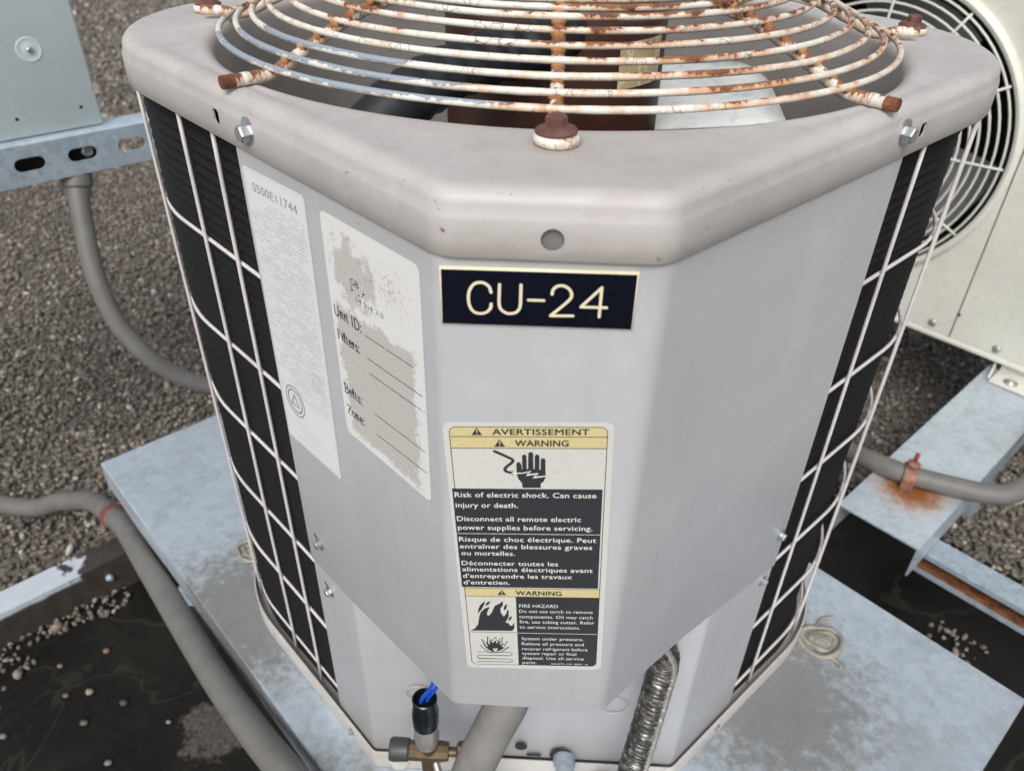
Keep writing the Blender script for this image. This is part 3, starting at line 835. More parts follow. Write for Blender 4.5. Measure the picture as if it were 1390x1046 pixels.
# clamp standing on the beam over the conduit
clp = thing("pipe_clamp", "rusty copper coloured clamp with a red bolt tip holding the conduit to the beam", "clamp", (.640, .672, -.72))
ax = Vector((.073, -.031, 0)).normalized(); sd_ = Vector((-ax.y, ax.x, 0)); C0 = Vector((.640, .6745, -.7015))
V = []; F = []
pr = [(-.030, -.0185), (-.0195, -.0185), (-.0195, 0)] + [(.0195 * math.cos(a), .0195 * math.sin(a)) for a in [PI - PI * k / 12 for k in range(1, 12)]] + [(.0195, 0), (.0195, -.0185), (.030, -.0185)]
n = len(pr)
for s_ in (-1, 1):
    for off in (0, .0022):
        for i, (u_, v_) in enumerate(pr):
            t1 = Vector(pr[min(i + 1, n - 1)]) - Vector(pr[max(i - 1, 0)]); nn = Vector((-t1.y, t1.x)).normalized()
            V.append(C0 + ax * .0095 * s_ + sd_ * (u_ + nn.x * off) + Vector((0, 0, v_ + nn.y * off)))
for i in range(n - 1):
    F += [(i, i + 1, 2 * n + i + 1, 2 * n + i), (n + i, n + i + 1, 3 * n + i + 1, 3 * n + i), (i, i + 1, n + i + 1, n + i), (2 * n + i, 2 * n + i + 1, 3 * n + i + 1, 3 * n + i)]
F += [(0, n, 3 * n, 2 * n), (n - 1, 2 * n - 1, 4 * n - 1, 3 * n - 1)]
mk("saddle", V, F, M['clamp_rust'], clp)
V, F = lathe([(.0105, 0), (.0115, .002), (.0115, .008), (.009, .010)], 6, (.15, -.2, 1), C0 + Vector((0, 0, .0195))); bevel(mk("nut", V, F, M['clamp_rust'], clp), .0008)
V, F = lathe([(.0036, 0), (.0036, .017), (.003, .018)], 12, (.1, .1, 1), C0 + Vector((.002, .002, .027))); mk("bolt_tip", V, F, M['red'], clp, True)

# ------------------------------------------------------------------ outdoor unit at the right
KP = 2.0 * S
def MS(t, z, o=0.0): return PQ(KP - o, t, z)
su = thing("outdoor_unit", "cream outdoor unit with a round wire fan grille, behind the condensing unit at the right", "air conditioner", PQ(KP + .15, -.47, -.70))
fcx, fcz, fr = -.4701, -.3215, .3036
circ = lambda r, n=72: [(fcx + r * math.cos(2 * PI * k / n), fcz + r * math.sin(2 * PI * k / n)) for k in range(n)]
tL, tS, tR, zB, zT = -.875, -.1650, .14, -.688, .085
V, F = plate_with_holes([(tL, zB), (tS - .0015, zB), (tS - .0015, zT), (tL, zT)], [circ(.292)], lambda u, v, o: MS(u, v, o - .002), .004)
mk("front_panel", V, F, M['splitpaint'], su)
V, F = boxv(MS((tS + .0015 + tR) / 2, (zB + zT) / 2, -.002), (S, -S, 0), (S, S, 0), (0, 0, 1), (tR - tS - .0015) / 2, .002, (zT - zB) / 2)
mk("service_panel", V, F, M['splitpaint'], su)
V, F = boxv(MS(tS, (zB + zT) / 2, -.006), (S, -S, 0), (S, S, 0), (0, 0, 1), .006, .001, (zT - zB) / 2 - .002); mk("seam_backing", V, F, M['dark'], su)
def hollow():
    G = []
    D = .33
    G.append(boxv(MS((tL + tR) / 2, zT + .001, -D / 2), (S, -S, 0), (S, S, 0), (0, 0, 1), (tR - tL) / 2 + .003, D / 2, .003))
    G.append(boxv(MS((tL + tR) / 2, zB + .005, -D / 2 - .003), (S, -S, 0), (S, S, 0), (0, 0, 1), (tR - tL) / 2 - .002, D / 2 - .006, .003))
    G.append(boxv(MS(tL + .001, (zT + zB) / 2, -D / 2 - .003), (S, -S, 0), (S, S, 0), (0, 0, 1), .002, D / 2 - .004, (zT - zB) / 2 - .004))
    G.append(boxv(MS(tR - .001, (zT + zB) / 2, -D / 2 - .003), (S, -S, 0), (S, S, 0), (0, 0, 1), .002, D / 2 - .004, (zT - zB) / 2 - .004))
    return join(*G)
V, F = hollow(); mk("casing", V, F, M['splitpaint'], su)
V, F = boxv(MS((tL + tR) / 2, (zT + zB) / 2, -.30), (S, -S, 0), (S, S, 0), (0, 0, 1), (tR - tL) / 2 - .006, .004, (zT - zB) / 2 - .008); mk("rear_coil", V, F, M['dark'], su)
V, F = boxv(MS(-.16, (zT + zB) / 2, -.15), (S, -S, 0), (S, S, 0), (0, 0, 1), .002, .14, (zT - zB) / 2 - .012); mk("divider", V, F, M['dark'], su)
def revolve(prof, c=(fcx, fcz), sg=96, f=MS):
    V = []; F = []; m = len(prof)
    for r, h in prof:
        for k in range(sg): a = 2 * PI * k / sg; V.append(f(c[0] + r * math.cos(a), c[1] + r * math.sin(a), h))
    for i in range(m):
        j = (i + 1) % m
        for k in range(sg): F.append((i * sg + k, i * sg + (k + 1) % sg, j * sg + (k + 1) % sg, j * sg + k))
    return V, F
V, F = revolve([(.3045, .0), (.3045, .006), (.301, .012), (.296, .014), (.294, .013), (.2905, .012), (.2885, .009), (.2885, -.02), (.292, -.02), (.2915, 0.0)])
autosmooth(mk("guard_flange", V, F, M['splitpaint'], su), 40)
V, F = revolve([(.283, .0), (.276, -.05), (.276, -.09), (.279, -.09), (.285, -.05), (.2845, .0)]); autosmooth(mk("inner_shroud", V, F, M['dark'], su), 40)
def fdome(r): return .012 + .030 * (1 - (r / .29) ** 2)
r_ = .281; k_ = 0
while r_ > .05:
    pth = [MS(fcx + r_ * math.cos(a), fcz + r_ * math.sin(a), fdome(r_)) for a in [2 * PI * k / 72 for k in range(72)]]
    V, F = tube(pth, .0024, 6, True); mk("grille_ring", V, F, M['white_wire'], su, True)
    r_ -= .0157; k_ += 1
for k in range(12):
    a = 2 * PI * k / 12; rs = [.05, .1, .15, .2, .25, .288]
    V, F = tube([MS(fcx + r * math.cos(a), fcz + r * math.sin(a), fdome(r) + .003) for r in rs], .0024, 6); mk("spoke", V, F, M['white_wire'], su, True)
V, F = revolve([(.0, .048), (.045, .046), (.052, .040), (.052, .034), (.0, .034)], sg=40); mk("centre_badge", V, F, M['white_wire'], su, True)
M['fanblade'] = plain("fan_blade_grey", (.15, .155, .16), .5)
for k in range(3):
    a0 = math.radians(70 + 120 * k); V = []; F = []
    for i in range(7):
        r = .06 + .20 * i / 6
        for j in range(9):
            a = a0 + (j / 8 - .3) * (1.25 - .15 * i / 6); h = -.035 - .06 * (j / 8) + .01 * i / 6
            V.append(MS(fcx + r * math.cos(a), fcz + r * math.sin(a), h))
    for i in range(6):
        for j in range(8): q_ = i * 9 + j; F.append((q_, q_ + 1, q_ + 10, q_ + 9))
    mk("fan_blade", V, F, M['fanblade'], su, True)
V, F = lathe([(.062, 0), (.062, .07), (.05, .085)], 28, (-S, -S, 0), MS(fcx, fcz, -.12)); mk("fan_hub", V, F, M['fanblade'], su, True)
V, F = boxv(MS((tL + tR) / 2, zB - .006, -.012), (S, -S, 0), (S, S, 0), (0, 0, 1), (tR - tL) / 2, .014, .0055); bevel(mk("base_rail", V, F, M['splitpaint'], su), .002)
for (t_, z_, r) in ((-.2056, -.668, .0085), (-.0716, -.6715, .0085)):
    V, F = lathe([(r, 0), (r, .0015), (r * .7, .004), (r * .3, .0045)], 16, (-S, -S, 0), MS(t_, z_, 0)); mk("screw", V, F, M['alu'], su, True)
V, F = lathe([(.0035, 0), (.0035, .0004)], 12, (-S, -S, 0), MS(-.1624, -.630, 0)); mk("screw_hole", V, F, M['dark'], su)
V, F = boxv(PQ(1.405, -.018, -.7165), (S, S, 0), (S, -S, 0), (0, 0, 1), .045, .034, .002); bevel(mk("foot_bracket", V, F, M['splitpaint'], su), .001)
V, F = boxv(PQ(1.425, -.018, -.705), (S, S, 0), (S, -S, 0), (0, 0, 1), .002, .034, .0105); mk("foot_upright", V, F, M['splitpaint'], su)
V, F = tube([PQ(1.436, -.068, -.699), PQ(1.40, -.060, -.7075), PQ(1.368, -.056, -.7140)], .0022, 8); mk("wire_stay", V, F, M['splitpaint'], su, True)
V, F = lathe([(.0135, 0), (.0135, .0018), (.0075, .002), (.0075, .005), (.005, .0065)], 20, (0, 0, 1), PQ(1.383, -.018, -.7145)); mk("anchor_bolt", V, F, M['alu'], su, True)

# ------------------------------------------------------------------ the condensing unit
UC = Vector((0, .385, -.665))
unit = thing("condensing_unit", "large grey condensing unit with rusty top fan guard, black nameplate and warning label", "air conditioner", UC)
A = .4415; yc = .385
lid_c = [(-.0565, 0), (.0565, 0), (A, yc), (0, yc + A), (-A, yc)]
lid_r = [.022, .022, .177, .177, .177]
lidp = rounded(lid_c, lid_r, 16, .02)

# lid: closed profile swept round, top blends to the fan opening, rolled collar below
def make_lid():
    oc = Vector((0, .388)); RO = .2835
    n = len(lidp); V = []; rows = 0
    def outer(off, z): return [Vector((p.x + nr.x * off, p.y + nr.y * off, z)) for p, nr in lidp]
    def circ_(r, z):
        out = []
        for p, nr in lidp:
            d = (p - oc).normalized(); out.append(Vector((oc.x + d.x * r, oc.y + d.y * r, z)))
        return out
    R = []
    R.append(outer(-.0014, .0002)); R.append(outer(-.0004, -.0006)); R.append(outer(.0002, .0004)); R.append(outer(.0002, .0085))
    R.append(outer(.0001, .0190)); R.append(outer(-.0004, .0210)); R.append(outer(-.0010, .0225)); R.append(outer(-.0013, .0240)); R.append(outer(-.0016, .0250))
    for k in range(1, 8):
        a = PI / 2 * k / 7; R.append(outer(-.0016 - .0100 * (1 - math.cos(a)), .0250 + .0091 * math.sin(a)))
    last = outer(-.0145, .0342); inner = circ_(RO + .010, .0342)
    R.append(last)
    for k in range(1, 12):
        t = k / 12; R.append([a.lerp(b, t) - Vector((0, 0, .0006 * math.sin(PI * t))) for a, b in zip(last, inner)])
    R.append(inner)
    for k in range(1, 6):
        a = PI / 2 * k / 5; R.append(circ_(RO + .010 * (1 - math.sin(a)), .0342 - .010 * (1 - math.cos(a))))
    R.append(circ_(RO - .005, .0)); R.append(circ_(RO - .007, -.065)); R.append(circ_(RO - .005, -.128)); R.append(circ_(RO - .0036, -.128)); R.append(circ_(RO - .0056, -.065)); R.append(circ_(RO - .0036, .0)); R.append(circ_(RO + .0014, .020))
    R.append(circ_(RO + .011, .0325)); R.append(outer(-.017, .0326)); R.append(outer(-.0034, .0235)); R.append(outer(-.0032, .0206)); R.append(outer(-.0013, .0194)); R.append(outer(-.0013, .004))
    for row in R: V += row
    F = []; m = len(R)
    for i in range(m):
        j = (i + 1) % m
        for k in range(n): F.append((i * n + k, i * n + (k + 1) % n, j * n + (k + 1) % n, j * n + k))
    return V, F
V, F = make_lid()
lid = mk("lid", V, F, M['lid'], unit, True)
# punched holes in the skirt
def cutter(c, axis, pts2, depth=.02, f=None):
    a = Vector(axis).normalized(); up = Vector((0, 0, 1)); u = up.cross(a).normalized()
    V = [Vector(c) + u * p[0] + up * p[1] + a * h for h in (-.004, depth) for p in pts2]; n = len(pts2)
    F = [(k, (k + 1) % n, n + (k + 1) % n, n + k) for k in range(n)] + [tuple(range(n))[::-1], tuple(range(n, 2 * n))]
    return V, F
nl, nr_ = Vector((-S, -S, 0)), Vector((S, -S, 0))
sk = [cutter(Lp(.233, .0138, 0.0), nl, rrect(.0085, .0100, .003)), cutter(Rp(.267, .0140, 0), nr_, rrect(.0085, .0100, .003)),
      cutter(Fp(-.0005, .0107), (0, -1, 0), [(.0058 * math.cos(2 * PI * k / 24), .0058 * math.sin(2 * PI * k / 24)) for k in range(24)]),
      cutter(Lp(.1925, .0168, 0), nl, rrect(.008, .006, .002))]
V, F = join(*sk); cut = mk("cut_tmp", V, F, None)
bpy.context.view_layer.update()
md = lid.modifiers.new("b", 'BOOLEAN'); md.operation = 'DIFFERENCE'; md.object = cut; md.solver = 'EXACT'
bpy.context.view_layer.update()
nm = bpy.data.meshes.new_from_object(lid.evaluated_get(bpy.context.evaluated_depsgraph_get()))
lid.modifiers.clear()
if len(nm.polygons) > 500: lid.data = nm
bpy.data.objects.remove(cut)
lid.data.materials.clear(); lid.data.materials.append(M['lid'])
autosmooth(lid, 46)

V, F = ngon([(.0062 * math.cos(2 * PI * k / 24), .0062 * math.sin(2 * PI * k / 24)) for k in range(24)], lambda u, v, o: Fp(-.0005 + u, .0107 + v, o), .0006); mk('hole_shade_disc', V, F, plain('hole_shade_grey', (.16, .155, .15), .7), unit, fix=False)  # dark grey disc paints the shade inside the round front hole
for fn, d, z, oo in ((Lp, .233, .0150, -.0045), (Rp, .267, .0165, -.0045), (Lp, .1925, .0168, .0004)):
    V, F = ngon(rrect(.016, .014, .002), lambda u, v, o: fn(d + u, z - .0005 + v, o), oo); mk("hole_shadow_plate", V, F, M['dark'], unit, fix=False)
# hex washer screws
def hexscrew(name, c, axis, R, parent, mat=None, rot=0.0, slotted=False):
    q = Vector((0, 0, 1)).rotation_difference(Vector(axis).normalized())
    G = [lathe([(R * 1.0, 0), (R * 1.0, R * .12), (R * .72, R * .22)], 22, axis, c)]
    hx = []; Vh = []; Fh = []
    lv = [(R * .60, R * .2), (R * .60, R * .72), (R * .52, R * .82)]
    for r, h in lv:
        for k in range(6): a = 2 * PI * k / 6 + rot; Vh.append(Vector(c) + q @ Vector((r * math.cos(a), r * math.sin(a), h)))
    for i in range(2):
        for k in range(6): Fh.append((i * 6 + k, i * 6 + (k + 1) % 6, i * 6 + 6 + (k + 1) % 6, i * 6 + 6 + k))
    Fh.append(tuple(range(12, 18))); Fh.append(tuple(range(6))[::-1])
    G.append((Vh, Fh))
    V, F = join(*G)
    return autosmooth(mk(name, V, F, mat or M['screw'], parent, origin=c), 30)
hexscrew("lid_screw", Lp(.189, .0137, .0002), nl, .0098, unit, rot=.3)
hexscrew("lid_screw", Rp(.239, .0165, .0002), nr_, .0098, unit, rot=.6)

# fan guard
GC = Vector((0, .381, .034))
fg = link("fan_guard", None, unit, GC)
def rz(r):     # height of the ring plane over the lid
    pts = [(.0, .064), (.10, .059), (.194, .0425), (.208, .0375), (.222, .0320), (.236, .0265), (.250, .0205), (.262, .0148), (.2755, .0092), (.33, .0085)]
    for (a, za), (b, zb) in zip(pts, pts[1:]):
        if a <= r <= b: return za + (zb - za) * (r - a) / (b - a)
    return pts[-1][1]
ringr = [.2755, .2622, .2495, .2360, .2215, .2065, .1915, .1765, .1615, .1465, .1315, .1165, .1015, .085]
for i, r in enumerate(ringr):
    sg = 160; pth = []
    for k in range(sg):
        a = 2 * PI * k / sg
        w = .0007 * noise.noise(Vector((math.cos(a) * 2, math.sin(a) * 2, i * 3.1)))
        pth.append(GC + Vector(((r + w) * math.cos(a), (r + w) * math.sin(a), rz(r) + w)))
    ph = i * 1.7
    V, F = tube(pth, .0023, 10, True, rf=lambda t, ph=ph: 1 + .10 * noise.noise(Vector((math.cos(2 * PI * t) * 14, math.sin(2 * PI * t) * 14, ph))) + .05 * noise.noise(Vector((math.cos(2 * PI * t) * 60, math.sin(2 * PI * t) * 60, ph))))
    mk("wire_ring", V, F, M['ring_paint'], fg, True, origin=GC)
# curled paint peels
# radial rods, built along local x and turned
def rodmesh(bolted):
    if bolted: rr = [.308, .302, .296, .289, .2755, .262, .250, .236, .2, .15, .1, .06]
    else: rr = [.3085, .302, .295, .288, .2755, .262, .250, .236, .2, .15, .1, .06]
    pts = []
    for r in rr:
        z = max(.0045, rz(r) - .0062)
        if r > .28: z = .0045 + (.0 if bolted else .0)
        if bolted and r > .285: z = .0068 
        pts.append((r, 0, z))
    P = catmull(pts, 6)
    V, F = tube(P, .0042, 12, rf=lambda t: 1 + .12 * noise.noise(Vector((t * 60, 1, 0))) + .05 * noise.noise(Vector((t * 170, 1, 0))))
    return me("rod", V, F, M['rod_paint'], True)
rm_b, rm_f = rodmesh(True), rodmesh(False)
for k in range(8):
    a = -PI / 2 + k * PI / 4
    if k in (1,): a = math.radians(-90 + 43)
    if k in (7,): a = math.radians(-90 - 43)
    o = link("rod", rm_b if k % 2 == 0 else rm_f, fg, GC); o.rotation_euler = (0, 0, a)
    if k % 2 == 1:
        tip = link("rod_end", me("rod_end", *tube([(.3092, 0, .0045), (.3010, 0, .0045)], .00445, 12), M['rod_rust'], False), fg, GC); tip.rotation_euler = (0, 0, a)
    for r in ringr:      # weld lumps where ring meets rod
        pass
foot_m = me("mount_foot", *lathe([(.0115, 0), (.0126, .0012), (.0128, .0034), (.0122, .0052), (.010, .0060)], 32), M['cap_paint'], True)
wash_m = me("mount_washer", *lathe([(.0116, .0060), (.0119, .0070), (.0108, .0082), (.0076, .0094), (.0062, .0100)], 28), M['bolt_rust'], True)
hV, hF = lathe([(.0058, .0092), (.0062, .0098), (.0060, .0142), (.0052, .0150)], 6)
head_m = me("mount_nut", hV, hF, M['bolt_rust'], False)
for k in range(4):
    a = -PI / 2 + k * PI / 2; r = .315 if k != 0 else .308
    c = GC + Vector((r * math.cos(a), r * math.sin(a), .0002))
    if k in (1, 3): c.y += .032
    mt = link("guard_mount", foot_m, fg, c); mt.rotation_euler = (.02, .03, k)
    for nm_, mm_ in (("mount_washer", wash_m), ("mount_nut", head_m)):
        o = link(nm_, mm_, fg, c); o.rotation_euler = (.05 * (k % 2), -.03, k * .7)
# welds: lumps of rusty weld at ring/rod crossings (joined per rod)
weld_m = rusty("weld_rust", (.22, .09, .03), (.50, .27, .12))
for k in range(8):
    a = -PI / 2 + k * PI / 4
    if k == 1: a = math.radians(-47)
    if k == 7: a = math.radians(-133)
    G = []
    for i, r in enumerate(ringr[:9]):
        IV, IF = ico()
        c = GC + Vector((r * math.cos(a), r * math.sin(a), rz(r) - .0028))
        da = Vector((math.cos(a), math.sin(a), 0)); db = Vector((-da.y, da.x, 0))
        G.append(([c + da * v[0] * .0034 * random.uniform(.7, 1.2) + db * v[1] * .0056 * random.uniform(.7, 1.2) + Vector((0, 0, v[2] * .0038)) for v in IV], [tuple(f) for f in IF]))
    V, F = join(*G); o = mk("weld", V, F, weld_m, fg, True, origin=GC)

# motor, blade, flexible whip seen through the guard
V, F = lathe([(.088, -.062), (.0950, -.052), (.0960, -.045), (.0960, .046), (.094, .052), (.085, .056)], 64, (0, 0, 1), (0, .388, 0)); motor = autosmooth(mk("fan_motor", V, F, M['maroon'], unit), 30)
V, F = lathe([(.084, .056), (.078, .060), (.03, .062)], 48, (0, 0, 1), (0, .388, 0)); mk("motor_cap", V, F, M['olive'], motor, True)
lab_t = NT("motor_sticker_paper"); _n = lab_t.noise(60, 5, .7); lab_t.out(lab_t.ramp(_n, [(.35, (.62, .50, .28)), (.52, (.80, .70, .46)), (.64, (.55, .24, .06))], 'CONSTANT'), .6)
V = []; F = []
for i in range(9):
    a = math.radians(-58 + 33 * i / 8)
    for z in (.004, .0395): V.append(Vector((.0964 * math.cos(a), .388 + .0964 * math.sin(a), z)))
for i in range(8): F.append((2 * i, 2 * i + 2, 2 * i + 3, 2 * i + 1))
mk("motor_sticker", V, F, lab_t.m, motor, True)
fan = link("condenser_fan", None, unit, (0, .388, -.09))
def blade(rot):
    V = []; F = []
    q = Matrix.Rotation(rot, 3, 'Z')
    ni, nj = 8, 8
    for i in range(ni + 1):
        u = i / ni
        for j in range(nj + 1):
            v = j / nj
            # inner-low .. outer-low .. outer-top .. inner-top, in the blade's own frame
            il, ol, ot, it = Vector((.055, .015, -.060)), Vector((.228, .035, -.052)), Vector((.224, .152, -.024)), Vector((.050, .170, -.026))
            p = (il.lerp(ol, u)).lerp(it.lerp(ot, u), v)
            p.z += .003 * math.sin(PI * u) * v
            cu = .030
            if u > .8 and (v > .7 or v < .2):
                p = p.lerp(Vector((.15, .10, p.z)), .20 * ((u - .8) / .2) ** 2 * ((v - .7) / .3 if v > .7 else 0))
            V.append(Vector((0, .388, 0)) + q @ p)
    for i in range(ni):
        for j in range(nj): a = i * (nj + 1) + j; F.append((a, a + 1, a + nj + 2, a + nj + 1))
    return V, F
for k in range(2):
    V, F = blade(k * PI); o = mk("blade", V, F, M['galv_blade'], fan, True, origin=(0, .388, -.09))
    sm = o.modifiers.new("s", 'SOLIDIFY'); sm.thickness = .0015
V, F = lathe([(.05, -.105), (.055, -.10), (.055, -.066), (.05, -.063)], 32, (0, 0, 1), (0, .388, 0)); mk("hub", V, F, M['galv_blade'], fan, True, origin=(0, .388, -.09))
wp = catmull([(-.150, .235, -.095), (-.140, .205, -.045), (-.1205, .180, .0065), (-.0973, .205, .022), (-.075, .235, .030), (-.045, .265, .036), (-.012, .285, .040), (.010, .31, .047)], 14)
V, F = tube(wp, .0195, 16, rf=lambda t: 1 + .05 * math.sin(t * 2 * PI * 15)); mk("motor_whip", V, F, M['rubber'], unit, True)

# coil: ribbed black fins wrapped round three sides
coilp = rounded(lid_c, [.02, .02, .177, .177, .177], 22, .012)
def coil():
    pts = [(p - nr * (.0135 + .0035 * max(-1, min(1, p.x / .2))), nr) for p, nr in coilp]
    # start at the left panel edge and run the long way round to the right panel edge
    def side_d(p): return (abs(p.x) - CX) / S
    idx = [i for i, (p, nr) in enumerate(pts) if not (p.y < yc and abs(abs(nr.x) - S) < .01 and nr.y < 0 and side_d(p) < .195) and not (abs(p.x) < .06 and p.y < .1)]
    n = len(pts)
    # order: find the start just after the gap
    st = [i for i in idx if (i - 1) % n not in idx][0]
    seq = []; i = st
    while i % n in idx and len(seq) < n: seq.append(pts[i % n]); i += 1
    V = []; F = []; zs = np.arange(-.636, .012, .0045); m = len(zs)
    for p, nr in seq:
        for j, z in enumerate(zs):
            o = .0024 * (1 if j % 2 else -1)
            V.append(Vector((p.x + nr.x * o, p.y + nr.y * o, z)))
    for i in range(len(seq) - 1):
        for j in range(m - 1): F.append((i * m + j, (i + 1) * m + j, (i + 1) * m + j + 1, i * m + j + 1))
    base = len(V)
    for p, nr in seq:
        for z in (zs[0], zs[-1]): V.append(Vector((p.x - nr.x * .002, p.y - nr.y * .002, z)))
    for i in range(len(seq) - 1): F.append((base + 2 * i, base + 2 * i + 1, base + 2 * i + 3, base + 2 * i + 2))
    for e, fl in ((0, 0), (len(seq) - 1, 1)):
        F.append((e * m, e * m + m - 1, base + 2 * e + 1, base + 2 * e))
    return V, F
V, F = coil(); mk("condenser_coil", V, F, M['fin'], unit, fix=False)

# wire guard round the coil
wg = link("coil_guard", None, unit, UC)
off = -.0060
gp = rounded(lid_c, [.02, .02, .177, .177, .177], 24, .01)
peri = [Vector((p.x + nr.x * off, p.y + nr.y * off)) for p, nr in gp]
# arc length measured counter-clockwise from the right front corner
i0 = min(range(len(peri)), key=lambda i: (peri[i] - Vector((.0575, .0035))).length)
order = [peri[(i0 + k) % len(peri)] for k in range(len(peri))]
end = min(range(len(order)), key=lambda i: (order[i] - Vector((-.0575, .0035))).length)
order = order[:end + 1]
cum = [0]
for a, b in zip(order, order[1:]): cum.append(cum[-1] + (b - a).length)
TOT = cum[-1]
def at_s(s):
    for i in range(len(cum) - 1):
        if cum[i] <= s <= cum[i + 1]:
            t = (s - cum[i]) / max(1e-9, cum[i + 1] - cum[i]); p = order[i].lerp(order[i + 1], t)
            d = (order[i + 1] - order[i]).normalized(); return p, Vector((d.y, -d.x))
    return order[-1], Vector((0, -1))
zh = [-.105, -.207, -.307, -.412, -.514, -.618]
def jig(s, z): return .0012 * noise.noise(Vector((s * 6, z * 5, 2)))
s = .2896; ss = []
while s < TOT - .60: ss.append(s); s += .0576
ss = [.2935, .396, .420] + [x for x in ss if x > .56] + [TOT - .422, TOT - .3135, TOT - .2560]
for s in ss:
    pth = []
    for k in range(15):
        z = .012 - .652 * k / 14; p, nr = at_s(s + jig(s, z) * 1.5)
        pth.append(Vector((p.x + nr.x * .0010, p.y + nr.y * .0010, z)))
    V, F = tube(pth, .00175, 6); mk("vertical_wire", V, F, M['guard'], wg, True)
for z in zh:
    pth = []
    s = .212
    while s < TOT - .205:
        p, nr = at_s(s); w = -.0022
        pth.append(Vector((p.x + nr.x * w, p.y + nr.y * w, z + jig(s, z)))); s += .012
    V, F = tube(pth, .0018, 6); mk("horizontal_wire", V, F, M['guard'], wg, True)

# service cover folded round the front corner
def ribbon(pts, zt, zb, th, inner=True):
    """pts: list of (point2d, outward normal, ztop, zbottom)"""
    V = []; F = []
    for p, nr, a, b in pts:
        V += [Vector((p.x, p.y, a)), Vector((p.x, p.y, (a + b) / 2)), Vector((p.x, p.y, b + .0015)), Vector((p.x - nr.x * .0008, p.y - nr.y * .0008, b)), Vector((p.x - nr.x * th, p.y - nr.y * th, b)), Vector((p.x - nr.x * th, p.y - nr.y * th, a))]
    m = 6
    for i in range(len(pts) - 1):
        for k in range(m): F.append((i * m + k, i * m + (k + 1) % m, (i + 1) * m + (k + 1) % m, (i + 1) * m + k))
    F.append(tuple(range(m))); F.append(tuple((len(pts) - 1) * m + k for k in range(m)))
    return V, F
def panel_path(c, r, d0, d1):
    """open path: left end, two (or four) rounded corners, right end"""
    pts = []
    P = [Vector((Lp(d0, 0).x, Lp(d0, 0).y))] + [Vector(x) for x in c] + [Vector((Rp(d1, 0).x, Rp(d1, 0).y))]
    def nrm(a, b): d = (b - a).normalized(); return Vector((d.y, -d.x))
    prev = P[0]; pts.append((P[0], nrm(P[0], P[1])))
    for i in range(1, len(P) - 1):
        a, cc, b = P[i - 1], P[i], P[i + 1]
        n1, n2 = nrm(a, cc), nrm(cc, b); rr = r[i - 1]
        ang = n1.angle(n2); t = rr * math.tan(ang / 2); s_ = cc - (cc - a).normalized() * t; e_ = cc + (b - cc).normalized() * t
        L = (s_ - prev).length; k_ = max(2, int(L / .02))
        for k in range(1, k_ + 1): pts.append((prev.lerp(s_, k / k_), n1))
        sign = 1 if n1.cross(n2) > 0 else -1
        cen = s_ - n1 * rr * sign
        for k in range(1, 9):
            f = k / 8; nn = n1.slerp(n2, f); pts.append((cen + nn * rr * sign, nn))
        prev = e_
    k_ = max(2, int((P[-1] - prev).length / .02)); n_ = nrm(P[-2], P[-1])
    for k in range(1, k_ + 1): pts.append((prev.lerp(P[-1], k / k_), n_))
    return pts
pp = panel_path([(-CX, CY), (CX, CY)], [.013, .016], .2146, .2529)
cov = []
for p, nr in pp:
    zb = -.3835
    if p.x < -CX: d = (-p.x - CX) / S; zb -= .013 * min(1, d / .15)
    if p.x > CX:
        d = (p.x - CX) / S; zb -= .022 * max(0, (d - .10) / .153)
    cov.append((p, nr, .018, zb))
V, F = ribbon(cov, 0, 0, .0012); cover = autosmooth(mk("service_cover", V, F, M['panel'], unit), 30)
# lower body with the recessed corner
rc = [(-CX - .145 * S, CY + .145 * S), (CX + .145 * S, CY + .145 * S)]
pp2 = panel_path(rc, [.010, .010], .2146, .2529)
V, F = ribbon([(p - nr * .0016, nr, -.02, -.6395) for p, nr in pp2], 0, 0, .0012)
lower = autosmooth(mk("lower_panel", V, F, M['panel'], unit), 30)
for (f_, d, z, r) in ((Lp, .1908, -.3575, .0062), (Lp, .190, -.4225, .0062), (Rp, .2448, -.357, .0062), (Rp, .239, -.4172, .0060)):
    ax_ = nl if f_ is Lp else nr_
    o_ = .0002 if z > -.39 else -.0014
    hexscrew("panel_screw", f_(d, z, o_), ax_, r, unit, rot=random.random())
    dx = .0085 if f_ is Lp else -.007
    pts2 = rrect(.006, .0028, .0013, 3); ca = math.radians(-35 if f_ is Lp else -140)
    up2 = [(p[0] * math.cos(ca) - p[1] * math.sin(ca), p[0] * math.sin(ca) + p[1] * math.cos(ca)) for p in pts2]
    if f_ is Lp:
        V, F = ngon(up2, lambda u, v, o: Lp(d + .0062 - u, z + .0052 + v, o), o_ + .0002); mk("screw_slot", V, F, M['dark'], unit)
